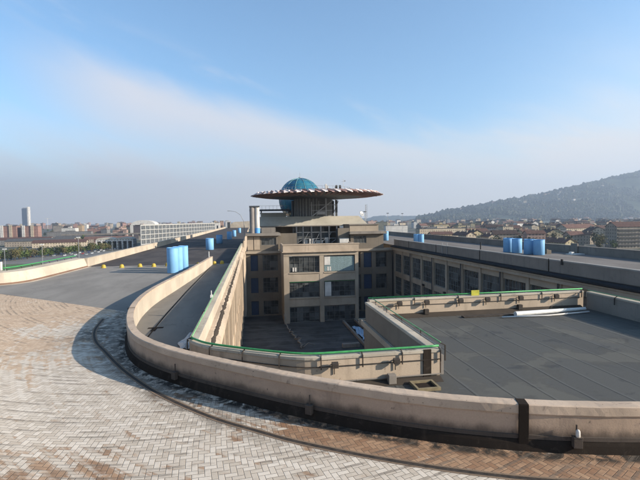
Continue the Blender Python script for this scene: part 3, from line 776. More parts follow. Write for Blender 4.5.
# right far parapet
root = empty('parapet_wall', (43.6,80,0), 'low dark parapet along the outer edge of the right hand roof', 'parapet')
MB().sweep([(43.4,10),(43.4,300)], [(0,-.05),(0,.92),(.5,.92),(.5,-.05)]).build('wall', M['greyconc'], root)
MB().sweep([(43.4,10),(43.4,300)], [(-.04,.922),(-.04,1.02),(.56,1.02),(.56,.922)]).build('coping', M['greyconc'], root)
for yy in (51.2,): MB().box(43.2,43.39,yy,yy+1.2,0,1.35).build('buttress', M['greyconc'], root)

# left outer walls
root = empty('parapet_wall', (-19.1,45,0), 'thick cream bank wall with green rail at the left edge of the roof', 'parapet')
LW = [(-18.75,52.5),(-18.95,46),(-19.15,41.5),(-19.5,39.9),(-20.4,38.9),(-22.5,38.3),(-27,37.9)]
LWs = [(p.x, p.y) for p in resample(catmull([(a, b, 0) for a, b in LW], 6), .5)]
# travel towards the camera; right of travel = outside (-x)
MB().sweep(LWs, [(0,-.05),(0,.16),(.30,.98),(1.15,1.08),(1.15,-.05)]).build('wall', M['cream'], root)
MB().sweep(LWs, [(-.10,-.05),(-.10,.07),(-.004,.14),(-.004,-.05)]).build('kerb', weathered('brown_kerb', (.16,.095,.065), (.07,.05,.04), .5, 2, streak=False), root)
MB().sweep(LWs, [(-.42,-.05),(-.42,.012),(-.105,.016),(-.105,-.05)]).build('edge_strip', M['cream'], root)
railing(root, [(a-1.25, b+.25) for a, b in LWs if a > -19.7], 1.30, 1.6, 'green', .05, side=-1, postdepth=.55)
root = empty('parapet_wall', (-18.6,120,0), 'long cream parapet along the outer left edge of the dark roadway', 'parapet')
MB().sweep([(-18.75,52.6),(-18.75,320)], [(-.35,-.05),(-.35,.88),(0,.88),(0,-.05)]).build('wall', M['cream'], root)
MB().sweep([(-18.75,52.6),(-18.75,320)], [(-.42,.882),(-.42,.99),(.03,.99),(.03,.882)]).build('coping', M['cream'], root)
MB().box(-18.74,-18.6,136,140,0,.95).build('door', M['darksteel'], root)
for k_, (x, y) in enumerate(((-22.1,40.4),(-21.7,40.9))):
    o = MB().box(x-.16,x+.16,y-.12,y+.12,1.0,1.75).build('marker_post', M['offwhite'] if k_ else weathered('faded_red_paint', (.48,.30,.25), (.3,.2,.15), .3, 2), bevel=.02)
    tag(o, 'stubby faded pink marker post on the bank wall' if not k_ else 'stubby off-white marker post beside the pink one', 'post')

# ------------------------------------------------------------------ court floor
mb = MB(); mb.box(-2.0,27.1,20.5,79.2,-13.2,-12.6); mb.box(-2.0,5.6,12.3,20.5,-13.2,-12.601); o = mb.build('courtyard', M['court'])
tag(o, 'dark felt floor of the sunken court', 'courtyard', kind='structure')
root = empty('skylight_trench', (15.7,62,-12.6), 'long dark trench with raised edges on the right of the court floor', 'trench')
MB().box(15.0,15.35,50,71,-12.59,-12.2).box(17.2,17.5,50,71.8,-12.59,-12.2).build('kerb', M['greyconc'], root)
MB().box(15.352,17.198,50,71,-12.595,-12.55).build('bed', M['black'], root)
mb = MB(); vs = []; fs = []
for i in range(13):
    for j in range(5): vs.append((15.6+j*.3+.15*math.sin(i*.9), 59.5+i*.6, -12.5+.3*abs(math.sin(i*1.3+j*.9))))
for i in range(12):
    for j in range(4): fs.append((i*5+j, (i+1)*5+j, (i+1)*5+j+1, i*5+j+1))
o = mb.add(vs, fs).build('tarpaulin', M['tarp']); o.modifiers.new('s', 'SOLIDIFY').thickness = .02; tag(o, 'crumpled pale blue tarpaulin lying in the court trench', 'tarpaulin')
o = MB().box(12.0,14.4,56.6,57.3,-12.59,-12.05).build('roof_box', M['greyconc'], bevel=.03); tag(o, 'low pale grey box on the court floor behind the green rail', 'box')
cab = []
for i in range(40):
    tt = i/39; cab.append((5.0+tt*1.6+.25*math.sin(i*1.1)*(.3+tt), 71.5-tt*14.5, -12.45+.35*abs(math.sin(i*.8))+ (1.6*(1-tt*5)**2 if tt < .2 else 0)))
mb = MB(); mb.tube(cab, .09, 6); mb.tube([(a+.25*math.sin(i*2.1), b+.2, c+.12) for i, (a, b, c) in enumerate(cab[20:])], .07, 6)
mb.tube([(6.6,57.2,-12.3),(7.4,58,-12.0),(8.3,57.6,-12.2)], .08, 6)
o = mb.build('cable', M['greyconc'], smooth=True); tag(o, 'pale tangled cable trailing across the court floor', 'cable')

# ------------------------------------------------------------------ cross block
cb = empty('cross_building', (12,84,-12.6), 'beige cross block with projecting window bay closing the court', 'building')
FY = 72.0
mb = MB(); zs = [-12.75,-9.75,-8.25,-5.45,-3.95,-1.12]
# projecting bay: piers, spandrels
for x0, x1 in ((5.2,6.1),(11.35,12.1),(17.6,18.2)): mb.box(x0,x1,FY+.10,FY+.6,-12.6,-1.05)
for z0, z1 in ((-5.45,-3.95),(-9.75,-8.25)):
    for x0, x1 in ((6.1,11.35),(12.1,17.6)): mb.box(x0,x1,FY+.14,FY+.6,z0,z1); mb.box(x0,x1,FY+.02,FY+.138,z1-.16,z1-.04)
mb.box(5.2,18.2,FY+.05,FY+.6,-1.05,-.46)
mb.box(5.2,5.6,FY+.602,79,-12.6,-.46); mb.box(17.8,18.2,FY+.602,79,-12.6,-.46)
mb.box(5.2,18.2,FY+.602,79,-.7,-.46)
mb.build('bay_wall', M['facade'], cb)
mb = MB(); mb.box(4.95,18.35,FY-.28,79,-.458,-.30); mb.box(5.1,18.25,FY-.1,FY+.35,-.298,.80); mb.box(5.0,18.35,FY-.18,FY+.42,.802,.97); mb.box(5.1,5.4,FY+.352,79,-.298,.82); mb.box(17.95,18.25,FY+.352,79,-.298,.82)
mb.build('bay_parapet', M['creamwall'], cb)
MB().box(5.42,17.93,FY+.36,78.9,-.296,-.2).build('bay_roof', M['membrane'], cb)
for ri, (z0, z1) in enumerate(((-3.95,-1.12),(-8.25,-5.5),(-12.55,-9.8))):
    for ci, (x0, x1) in enumerate(((6.12,11.33),(12.12,17.58))):
        f = grid_window(cb, x0, x1, z0+.01, z1-.08, FY+.42, 6, 3, 'frame', 'x', .08, .08)
        if ri == 0 and ci == 1:
            mb = MB()
            for i in range(22):
                a = x0+.12+i*(x1-x0-.2)/22; mb.box(a, a+.17, FY+.30, FY+.33, z0+.12, z1-.2)
            mb.build('blind', M['blind'], f); MB().box(x0+.1,x0+1.1,FY+.24,FY+.28,z0+1.2,z1-.2).build('panel', M['offwhite'], f)
        if ri == 1 and ci == 1: MB().box(x0+.15,x0+1.25,FY+.26,FY+.31,z0+.1,z1-.2).build('panel', M['offwhite'], f)
        if ri == 1: MB().box(x0,x1,FY+.20,FY+.42,z1-.07,z1-.03).build('lintel', M['green'], f)
        if ri == 0: 
            for a in (x0+.6, x0+1.0): MB().box(a,a+.25,FY+.27,FY+.33,z0+.2,z0+.9).build('panel', M['offwhite'], f)
# set-back flanks
def flank(xa, xb, doors, wins, pent, top):
    mb = MB(); yb = 79.0
    # floors
    cols = sorted([(a, b) for a, b in doors+wins])
    edges = [xa]+[v for c in cols for v in c]+[xb]
    for i in range(0, len(edges), 2): mb.box(edges[i], edges[i+1], yb+.0, yb+.6, -12.6, -1.0)
    for a, b in cols:
        for z0, z1 in ((-12.6,-12.4),(-9.8,-8.3),(-5.5,-4.2),(-1.3,-1.0)): mb.box(a, b, yb+.05, yb+.6, z0, z1)
    mb.box(xa, xb, yb+.602, 104, -25, -1.0)
    # penthouse storey
    pa, pb = pent
    wa, wb = top
    mb.box(pa, wa, yb+.2, yb+.7, -.58, 2.25); mb.box(wb, pb, yb+.2, yb+.7, -.58, 2.25); mb.box(wa, wb, yb+.2, yb+.7, -.58, .5); mb.box(wa, wb, yb+.2, yb+.7, 1.9, 2.25)
    mb.box(pa, pb, yb+.702, 90, -.58, 2.25)
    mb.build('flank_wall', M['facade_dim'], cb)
    MB().box(xa-.1, xb+.1, yb-.32, 79.9, -.998, -.582).build('ledge', M['facade'], cb)
    MB().box(pa-.35, pb+.5, yb-.6, 91, 2.252, 2.42).box(pa-.25, pb+.4, yb-.5, 90.9, 2.422, 2.72).build('roof_slab', M['greyconc'], cb)
    grid_window(cb, wa+.005, wb-.005, .505, 1.895, yb+.36, 4, 1, 'frame', 'x', .07, .06)
    for z0, z1 in ((-4.2,-1.3),(-8.3,-5.5),(-12.4,-9.8)):
        for a, b in doors:
            d = MB().box(a+.005, b-.005, yb+.30, yb+.36, z0+.005, z1-.005).box(a+.1, b-.1, yb+.27, yb+.298, z0+.15, z0+1.2).box(a+.1, b-.1, yb+.27, yb+.298, z0+1.4, z1-.12).build('door', M['bluedoor'], cb)
        for a, b in wins: grid_window(cb, a+.005, b-.005, z0+.005, z1-.005, yb+.36, 4, 3, 'frame', 'x', .06, .06)
flank(-1.2, 5.18, [(-.35,1.0)], [(1.85,4.65)], (-.9,4.75), (1.65,4.4))
flank(18.22, 26.6, [(21.0,22.6)], [(18.6,20.4),(23.4,25.6)], (18.5,25.0), (19.1,21.6))
# panelled left penthouse wall
MB().box(-.85,.2,79.13,79.19,-.3,2.1).box(.35,1.4,79.13,79.19,-.3,2.1).build('wall_panel', M['creamwall'], cb)
MB().box(18.6,24.3,80.2,86,2.722,3.95).build('roof_box', M['facade'], cb)
MB().box(18.45,24.45,80.0,86.2,3.952,4.1).build('roof_box_lid', M['greyconc'], cb)
MB().box(1.8,4.4,80.4,86,2.722,3.7).build('roof_box', M['greyconc'], cb)
# centre: dark loggia under the canopy
mb = MB()
mb.box(4.8,18.4,79.8,80.3,-.4,.55); mb.box(4.8,8.3,79.81,80.3,.552,2.6); mb.box(16.2,18.4,79.81,80.3,.552,3.4)
mb.build('loggia_wall', M['facade_dim'], cb)
MB().box(4.6,18.4,89,89.4,-.4,5.0).build('back_wall', M['facade_dim'], cb)
mb = MB(); mb.box(8.2,16.2,87,87.2,-.4,3.9); mb.build('loggia_glazing', M['glass'], cb)
for x in (8.35, 9.6, 11.2, 13.0, 14.6, 16.1): MB().box(x-.12,x+.12,80.4,80.64,-.3,3.85).build('column', M['darksteel'], cb)
mb = MB()
for i in range(7): mb.bar((8.4+i*1.1,80.52,.6),(9.5+i*1.1,80.52,2.6 if i % 2 else 1.4), .06)
mb.bar((8.3,80.5,1.5),(16.1,80.5,1.5), .06); mb.bar((8.3,80.5,2.7),(16.1,80.5,2.7), .06)
mb.build('railing', M['steel'], cb)
for (x, s_, h_) in ((11.4,.5,1.1),(12.9,.7,.8),(14.5,.45,1.3),(10.2,.4,.9)):
    MB().box(x-s_,x+s_,81.6,82.2,-.3,h_+.3).build('equipment_box', M['offwhite'], cb, bevel=.03)
MB().box(16.4,18.2,79.3,79.78,.6,1.5).build('vent_box', M['offwhite'], cb, bevel=.03)
# canopy: shallow hipped roof
mb = MB()
e = [(.9,85,3.95),(23.6,85,3.95),(23.6,97.5,3.95),(.9,97.5,3.95)]; r_ = [(1.3,87.7,5.78),(22.3,87.7,5.78),(22.3,96,5.82),(1.3,96,5.82)]
mb.add(e+r_, [(0,1,5,4),(1,2,6,5),(2,3,7,6),(3,0,4,7),(4,5,6,7),(3,2,1,0)])
mb.build('canopy_roof', M['canopy'], cb)
MB().box(.8,23.7,84.9,85.02,3.76,3.94).build('canopy_edge', M['greyconc'], cb)
MB().box(20.3,20.5,85.1,85.3,2.725,3.94).build('canopy_post', M['white'], cb)
# lattice mast and dish on the right flank
mb = MB()
for a, b in ((24.4,90),(24.75,90),(24.58,90.3)): mb.tube([(a,b,2.7),(a,b,8.2)], .03, 5)
for i in range(12): mb.bar((24.4,90,2.9+i*.45),(24.75,90,3.3+i*.45), .03)
o = mb.build('lattice_mast', M['steel']); tag(o, 'slim lattice mast on the right flank of the cross block', 'mast')
root = empty('satellite_dish', (23.3,89.5,5.4), 'grey satellite dish on a pole beside the lattice mast', 'dish')
MB().tube([(23.3,89.5,2.7),(23.3,89.5,6.2)], .05, 6).build('pole', M['steel'], root)
mb = MB(); dn = Vector((.5,-.75,.45)).normalized(); q = dn.to_track_quat('Z','Y')
vs = []; fs = []
for i in range(5):
    for k_ in range(16):
        rr = .6*i/4+.01; v = q @ Vector((rr*math.cos(k_*pi/8), rr*math.sin(k_*pi/8), .35*rr*rr)); vs.append((23.3+v.x, 89.3+v.y, 6.2+v.z))
for i in range(4):
    for k_ in range(16): fs.append((i*16+k_, i*16+(k_+1)%16, (i+1)*16+(k_+1)%16, (i+1)*16+k_))
o = mb.add(vs, fs).build('reflector', M['steel'], root, smooth=True); o.modifiers.new('s', 'SOLIDIFY').thickness = .04

# ------------------------------------------------------------------ helipad and glass dome
hp = empty('helipad', (14.6,95,2.7), 'round helicopter deck with radiating pinkish slats carried on a dark steel core', 'helipad')
HX, HY = 14.6, 95.0
mb = MB(); mb.lathe(HX, HY, [(0,9.8),(7.5,9.8),(10.5,10.05),(13.2,10.4),(13.2,10.6),(8.2,10.95),(0,10.95)], 48); mb.build('deck', M['darksteel'], hp, smooth=True, angle=30)
M['slat'] = weathered('pinkish_slats', (.66,.57,.53), (.2,.11,.09), .4, 1.5)
M['slatd'] = weathered('brown_slats', (.30,.19,.165), (.07,.05,.045), .4, 1.5)
for k_, nm in ((0, 'slat'), (1, 'slatd')):
    mb = MB(); nb = 68
    for i in range(nb):
        a0 = 2*pi*i/nb; a1 = a0+2*pi/nb*.98; am = a0+2*pi/nb*.5
        def pt(r, a, z): return (HX+r*math.cos(a), HY+r*math.sin(a), z)
        if k_ == 0:   # upper blade, tilted like a louvre
            mb.cm = i % 2; up_ = .10 if i % 2 else 0
            q = [pt(7.6,a0,11.25-up_),pt(13.5,a0,11.02-up_),pt(14.75,am,10.45),pt(14.2,a1,10.55-up_),pt(7.6,a1,10.95-up_)]
            mb.cm = i % 2
            f_ = [pt(13.35,a0,10.52),pt(14.1,a1,10.50),pt(13.9,a1,10.86),pt(13.3,a0,11.16)]; mb.add(f_+[pt(13.2,a0,10.52),pt(13.95,a1,10.50),pt(13.75,a1,10.86),pt(13.15,a0,11.16)], [(0,1,2,3),(7,6,5,4),(0,4,5,1),(1,5,6,2),(2,6,7,3),(3,7,4,0)])
            mb.add(q+[(x, y, z-.09) for x, y, z in q], [(0,1,2,3,4),(9,8,7,6,5),(0,5,6,1),(1,6,7,2),(2,7,8,3),(3,8,9,4),(4,9,5,0)])
        else:         # lower bracket under each gap
            q = [pt(7.0,a1,9.85),pt(12.6,a1,10.12),pt(14.5,a1,10.40),pt(7.0,a1,10.8)]; a2 = a1+.035
            q2 = [pt(7.0,a2,9.85),pt(12.6,a2,10.12),pt(14.5,a2,10.40),pt(7.0,a2,10.8)]
            mb.add(q+q2, [(0,1,2,3),(7,6,5,4),(0,4,5,1),(1,5,6,2),(2,6,7,3),(3,7,4,0)])
    p = mb.build('slats' if k_ == 0 else 'brackets', [M['slat'], M['slatd']] if k_ == 0 else M['slatd'], hp)
mb = MB()
mb.lathe(HX-.6, HY+2.4, [(0,5.0),(4.4,5.0),(4.4,9.9),(0,9.9)], 28); mb.box(9.4,18.6,96,101,2.7,5.6)
mb.build('core', plain('grey_cladding', (.105,.105,.105), .6), hp)
mb = MB()
for i in range(9): 
    a = pi+.25+i*.17; mb.bar((HX-.6+4.5*math.cos(a), HY+2.4+4.5*math.sin(a), 5.3), (HX-.6+4.5*math.cos(a), HY+2.4+4.5*math.sin(a), 9.85), .2)
mb.build('mullions', M['framelight'], hp)
for x, y in ((19.0,95.0),(19.2,100),(9.4,98),(9.6,101)): MB().cyl(x,y,2.7,9.5,.26,n=12).build('column', M['darksteel'], hp)
mb = MB()
mb.bar((13.0,92.72,5.8),(17.8,92.72,9.3),.35,.2); mb.bar((13.0,92.72,7.1),(17.6,92.72,7.1),.12); mb.bar((12.6,92.72,8.3),(18.6,92.72,8.3),.12); mb.bar((16.2,92.72,5.3),(16.2,92.72,11.6),.28); mb.bar((18.3,92.72,5.3),(18.3,92.72,12.4),.14)
mb.bar((13.0,92.72,5.8),(13.0,92.72,9),.2); mb.bar((14.6,92.72,6.4),(14.6,92.72,9.2),.1); mb.bar((17.8,92.72,6.2),(19,92.72,9.2),.14); mb.box(14.2,16.0,92.6,92.85,6.2,6.9)
mb.build('stair', M['steel'], hp)
mb = MB(); nb = 40
ring = [(HX+7.4*math.cos(2*pi*i/nb), HY+7.4*math.sin(2*pi*i/nb)) for i in range(nb+1)]
for z in (11.55, 12.1): mb.tube([(a, b, z) for a, b in ring], .028, 5)
for a, b in ring[:-1]: mb.tube([(a, b, 10.95), (a, b, 12.1)], .03, 5)
mb.build('railing', M['steel'], hp)
mb = MB(); mb.tube([(20.1,92.5,10.9),(20.1,92.5,14.0)], .035, 6); mb.bar((19.75,92.5,13.4),(20.6,92.5,13.4),.05); mb.obox((20.45,92.5,13.55),(.16,0,0),(0,.05,0),(0,0,.12)); mb.build('wind_mast', M['steel'], hp)
for x in (18.15, 18.95): MB().box(x-.2,x+.2,90.4,90.7,11.4,12.45).box(x-.05,x+.05,90.5,90.6,10.9,11.4).build('signal_box', M['black'], hp, bevel=.02)
MB().box(15.55,15.95,89.7,90.1,10.95,12.6).box(16.0,16.25,89.7,90.1,10.95,12.3).build('cabinet', M['offwhite'], hp, bevel=.03)

hp.location = (13.83, 90, 2.82); hp.scale = (.947,)*3
def domemat():
    k = NT('teal_dome_glass')
    g = k.n('ShaderNodeNewGeometry'); sp = k.n('ShaderNodeSeparateXYZ'); k.set(sp.inputs[0], g.outputs['Position'])
    tn = k.noise(k.pos(), .35, 3, .5)
    th = k.math('ARCTAN2', k.math('SUBTRACT', sp.outputs[1], 110.0), k.math('SUBTRACT', sp.outputs[0], 12.5))
    wn = k.n('ShaderNodeTexWhiteNoise', noise_dimensions='2D'); cb = k.n('ShaderNodeCombineXYZ')
    k.set(cb.inputs[0], k.math('FLOOR', k.math('MULTIPLY', th, 24/6.28318))); k.set(cb.inputs[1], k.math('FLOOR', k.math('MULTIPLY', sp.outputs[2], .9))); k.set(wn.inputs['Vector'], cb.outputs[0])
    c = k.mix(wn.outputs['Value'], (.012,.10,.165), (.03,.165,.21))
    c = k.mix(k.ramp(tn, .4, .6, 0, .5), c, (.008,.05,.13))
    return k.out(c, .22, .6)
M['dome'] = domemat()
dm = empty('glass_dome', (12.5,110,5), 'teal glass sphere meeting room with pale ribs rising behind the helipad', 'dome')
RD = 5.5; DZ = 10.3
mb = MB(); mb.lathe(12.5, 110, [(RD*math.cos(a), DZ+RD*math.sin(a)) for a in [(-80+170*i/24)*pi/180 for i in range(24)]]+[(0.01, DZ+RD)], 48); mb.build('glazing', M['dome'], dm, smooth=True)
M['rib'] = plain('pale_green_ribs', (.12,.25,.25), .5)
mb = MB()
for i in range(12):
    a = 2*pi*(i+.3)/12
    mb.tube([(12.5+(RD+.03)*math.cos(e_)*math.cos(a), 110+(RD+.03)*math.cos(e_)*math.sin(a), DZ+(RD+.03)*math.sin(e_)) for e_ in [(-70+160*j/20)*pi/180 for j in range(21)]], .06, 5)
for e_ in (0, 22, 42, 60):
    e_ = R(e_); mb.tube([(12.5+(RD+.03)*math.cos(e_)*math.cos(2*pi*j/36), 110+(RD+.03)*math.cos(e_)*math.sin(2*pi*j/36), DZ+(RD+.03)*math.sin(e_)) for j in range(37)], .035, 5)
mb.build('ribs', M['rib'], dm)
MB().cyl(12.5,110,DZ+RD-.05,DZ+RD+.25,.5,.3).tube([(12.5,110,DZ+RD),(12.5,110,DZ+RD+1.4)],.03,5).build('finial', M['steel'], dm)
MB().cyl(12.5,110,2.0,5.4,2.4,3.0,n=20).build('base', M['darksteel'], dm)
root = empty('footbridge', (4,104,7.6), 'dark footbridge with thin rail leading to the glass dome', 'footbridge')
MB().box(-.5,9.2,104,106,7.35,7.75).build('deck', M['darksteel'], root)
mb = MB()
for i in range(11): mb.bar((-.2+i*.9,104.1,7.75),(-.2+i*.9,104.1,8.6),.05)
mb.bar((-.4,104.1,8.6),(9.1,104.1,8.6),.06); mb.build('railing', M['framelight'], root)
MB().box(8.8,10.4,103.5,107,6.9,7.35).box(2.2,2.5,104.4,104.7,2.7,7.34).build('bracket', M['darksteel'], root)
o = MB().box(2.2,8.0,100,103,2.72,6.6).box(2.0,8.2,99.9,103.1,6.602,6.85).build('plant_room', M['canopy']); tag(o, 'pale plant room under the footbridge left of the steel core', 'plant room')
root = empty('stair_tower', (.6,80.2,2.72), 'twin white and grey service shafts with a blue foot beside the left roadway', 'tower')
MB().cyl(.12,80.2,2.722,7.55,.48,n=16).build('shaft', weathered('brownish_grey_shaft', (.25,.22,.20), (.12,.1,.09), .4, 2), root, smooth=True, angle=40)
MB().cyl(1.0,80.2,3.7,7.55,.46,n=16).build('shaft', M['offwhite'], root, smooth=True, angle=40)
MB().cyl(1.0,80.2,2.722,3.7,.5,n=16).build('foot', M['blue2'], root, smooth=True, angle=40)
MB().box(-.4,1.5,79.65,80.75,7.55,7.78).build('cap', M['darksteel'], root)
o = MB().tube([(-1.9,110,0),(-1.9,110,3.5),(-2.0,110,5.0),(-2.8,110,6.6),(-4.0,110,7.4),(-5.4,110,7.6)], [.09,.08,.07,.06,.05,.05], 8).box(-6.0,-5.2,109.9,110.1,7.52,7.66).build('street_lamp', M['steel']); tag(o, 'tall curved arm lamp post beside the twin service shafts', 'street lamp')

# ------------------------------------------------------------------ blue cylinders, yellow domes on the roof
def cyl_proto():
    root = empty('blue_drum', (0,0,0), 'x', 'drum')
    mb = MB(); Rr = .50; n = 32
    mb.lathe(0, 0, [(0,.02),(Rr-.02,.02),(Rr,.05),(Rr,2.38),(Rr-.015,2.42),(Rr-.05,2.42),(Rr-.06,2.30),(0,2.28)], n); mb.build('shell', M['blue'], root, local=True, smooth=True, angle=35)
    MB().lathe(0, 0, [(Rr+.002,2.34),(Rr+.012,2.345),(Rr+.012,2.40),(Rr+.002,2.41)], n).build('rim', M['blue2'], root, local=True, smooth=True, angle=35)
    return root
bd = cyl_proto()
drums = [(-7.75,43.6,1.06,1.03,'front drum of the tight trio on the left roadway'),(-7.5,45.0,1.0,1.03,'middle drum of the tight trio on the left roadway'),(-7.2,46.6,1.0,1.03,'rear drum of the tight trio on the left roadway'),
 (-7.4,77.5,1.36,.85,'lone drum behind the end post of the lane parapet'),(-7.3,99,1.4,.8,'lone drum midway up the left roadway'),(-6.1,119.5,1.35,.9,'drum in sunlight near the twin shafts'),(-5.7,142,1.2,.85,'small far drum on the left roadway'),(-5.2,185,1.2,.85,'farthest drum on the left roadway'),
 (36.3,56.2,1.32,.84,'leftmost of the four drums grouped on the right roof'),(36.6,54.6,1.32,.84,'second from left of the four drums on the right roof'),(36.95,52.4,1.36,.84,'third from left of the four drums on the right roof'),(37.3,50.9,1.36,.84,'rightmost of the four drums grouped on the right roof'),
 (30.9,77.3,1.1,.85,'left half of the paired drums on the right roof'),(31.65,76.8,1.0,.85,'right half of the paired drums on the right roof'),(30.9,96,1.2,.9,'drum just right of the cross block flank')]
for i, (x, y, s_, sz, lb) in enumerate(drums):
    o = bd if i == 0 else copy_tree(bd)
    o.location = (x, y, .005); o.scale = (s_, s_, sz); o.rotation_euler.z = i*1.1; tag(o, 'sky blue drum, '+lb, 'drum', 'blue drums standing on the roof track')
yb = empty('yellow_bollard', (0,0,0), 'x', 'bollard')
mb = MB(); mb.lathe(0,0,[(0,.52),(.10,.51),(.2,.46),(.27,.37),(.30,.25),(.31,.08),(.36,.06),(.37,0)],24); mb.build('dome', M['yellow'], yb, local=True, smooth=True, angle=40)
mb = MB(); mb.tube([(-.07,0,.5),(-.06,0,.57),(.06,0,.57),(.07,0,.5)],.014,6); mb.build('lifting_eye', M['iron'], yb, local=True)
for i, (x, y, lb) in enumerate(((-16.4,50.6,'farthest left of the row, by the cream bank wall'),(-14.4,50.3,'second from the cream bank wall'),(-12.55,50.6,'third from the cream bank wall'),(-11.0,50.3,'last before the blue drum trio'),(-9.6,50.7,'half hidden behind the blue drum trio'),(-4.4,51.0,'beside the end post of the lane parapet'),(-3.55,51.3,'near the court parapet at the lane mouth'),(-6.3,51.2,'between the blue drum trio and the lane parapet'))):
    o = yb if i == 0 else copy_tree(yb)
    o.location = (x, y, .006); o.rotation_euler.z = i; s_ = .5 if i == 7 else .74; o.scale = (s_, s_, s_)
    tag(o, 'round yellow concrete bollard '+lb, 'bollard', 'yellow dome bollards across the roadway')
o = MB().tube([(-4.95,50.55,0),(-4.95,50.55,1.55)],.045,8).build('end_post', M['white']); tag(o, 'slim white post at the far end of the lane parapet', 'post')
o = MB().box(39.2,39.9,51.9,52.3,0,.5).box(39.25,39.5,51.95,52.25,.5,.62).build('concrete_block', M['facade_dim'], bevel=.03); tag(o, 'small brown concrete block on the right roof beside the four drums', 'block')
o = MB().box(41.0,43.0,49.6,50.6,0,.09).box(41.2,41.6,49.8,50.3,.09,.35).build('white_sheet', M['white'], bevel=.02); tag(o, 'flat white board lying by the outer parapet on the right roof', 'board')
o = MB().tube([(34.2,60,0),(34.2,60,1.3)],.09,8).build('short_post', M['black']); tag(o, 'short dark post standing alone on the right roof', 'post')
# far banked end of the track
mb = MB()
prof = [(-24,-.2),(-19,-.2),(-17,.4),(-15.8,2.4),(-14.4,3.9),(-12.5,4.5),(-1,4.9),(20,5.0),(44,4.8)]
vs = [(x, 330, -1) for x, z in prof]+[(x, 330, z) for x, z in prof]+[(x, 332, -1) for x, z in prof]+[(x, 332, z) for x, z in prof]; n = len(prof); fs = []
for i in range(n-1):
    fs += [(i,i+1,n+i+1,n+i),(n+i,n+i+1,3*n+i+1,3*n+i),(2*n+i+1,2*n+i,3*n+i,3*n+i+1)]
o = mb.add(vs, fs).build('bank_wall', M['cream']); tag(o, 'cream bank wall closing the far end of the left roadway', 'wall')
for x, y, w_, h_, mt, lb in ((-23.2,300,1.6,4.2,'offwhite','off-white stair hut at the far end of the left roadway'),(-21.0,310,1.2,5.2,'w_pink','slim pink stair hut beside the far bank wall'),(-16.6,318,1.0,4.2,'darksteel','dark steel cabin at the foot of the far bank wall')):
    root = empty('stair_hut', (x, y, 0), lb, 'hut'); MB().box(x-w_,x+w_,y,y+3,-25,h_).build('wall', M[mt], root); MB().box(x-w_-.2,x+w_+.2,y-.2,y+3.2,h_,h_+.25).build('roof', M['greyconc'], root)
    MB().box(x-.5,x+.5,y-.03,y-.002,.1,2.2).build('door', M['darksteel'], root)

# ------------------------------------------------------------------ the city below
GZ = -25.0
def groundmat():
    k = NT('city_ground')
    n1 = k.noise(k.pos(), .012, 6, .65); n2 = k.noise(k.pos(), .11, 5, .7)
    c = k.mix(k.ramp(n1, .42, .58), (.13,.125,.115), (.055,.065,.035))
    c = k.mix(k.ramp(n2, .5, .65, 0, .7), c, (.20,.18,.155))
    return k.out(c, .95, .1)
M['ground'] = groundmat()
mb = MB(); G = 24
mb.add([(-7000+14000*i/G, -400+13000*j/G, GZ) for j in range(G+1) for i in range(G+1)], [(j*(G+1)+i, j*(G+1)+i+1, (j+1)*(G+1)+i+1, (j+1)*(G+1)+i) for j in range(G) for i in range(G)])
o = mb.build('ground', M['ground']); tag(o, kind='structure')
# car park and greens on the left
mb = MB(); mb.add([(-330,300,GZ+.01),(-120,300,GZ+.01),(-120,470,GZ+.01),(-330,560,GZ+.01)], [(0,1,2,3)]); o = mb.build('car_park', M['tarmac_far']); tag(o, kind='structure')
mb = MB(); mb.add([(-260,180,GZ+.02),(-60,180,GZ+.02),(-110,352,GZ+.02),(-260,352,GZ+.02)], [(0,1,2,3)]); o = mb.build('lawn', leafmat('grass', (.06,.10,.03), (.12,.15,.055))); tag(o, kind='structure')
mb = MB(); mb.add([(-300,340,GZ+.03),(-120,372,GZ+.03),(-120,378,GZ+.03),(-300,346,GZ+.03)], [(0,1,2,3)]); o = mb.build('path', M['greyconc']); tag(o, kind='structure')

def tree_proto(kind, seed, rx, h, mat, nl=320, ls=.75):
    rnd = random.Random(seed)
    root = empty('tree', (0,0,0), 'x', 'tree')
    mb = MB(); mb.tube([(0,0,-.2),(.1,.05,h*.3),(-.05,.1,h*.62)], [.28,.2,.1], 7)
    for i in range(5):
        a = i*1.26+rnd.random(); mb.tube([(0,0,h*(.25+.07*i)),(rx*.5*math.cos(a),rx*.5*math.sin(a),h*(.45+.08*i))], [.1,.04], 5)
    mb.build('trunk', M['bark'], root, local=True)
    clumps = [(rnd.uniform(-.55,.55)*rx, rnd.uniform(-.55,.55)*rx, h*rnd.uniform(.32,.9), rx*rnd.uniform(.32,.6)) for _ in range(11)]
    mb = MB()
    for _ in range(nl):
        cx, cy, cz, cr = rnd.choice(clumps)
        v = Vector((rnd.gauss(0,1), rnd.gauss(0,1), rnd.gauss(0,1))).normalized()*cr*rnd.uniform(.6,1.08)
        p = Vector((cx, cy, cz))+v
        if kind == 'column': p.x *= .6; p.y *= .6
        a = Vector((rnd.gauss(0,1), rnd.gauss(0,1), rnd.gauss(0,.7))).normalized()*ls*rnd.uniform(.6,1.2); b = a.cross(Vector((rnd.gauss(0,1), rnd.gauss(0,1), rnd.gauss(0,1)))).normalized()*ls*rnd.uniform(.4,.8)
        mb.add([p-a, p+b*.8, p+a, p-b*.8], [(0,1,2,3)])
    mb.build('crown', mat, root, local=True)
    return root
protos = [tree_proto('round', 1, 4.2, 10, M['leaf']), tree_proto('round', 2, 3.6, 9, M['leafd']), tree_proto('round', 3, 4.6, 10.5, M['leaf2']), tree_proto('column', 4, 4, 12, M['leafd'])]
used = set()
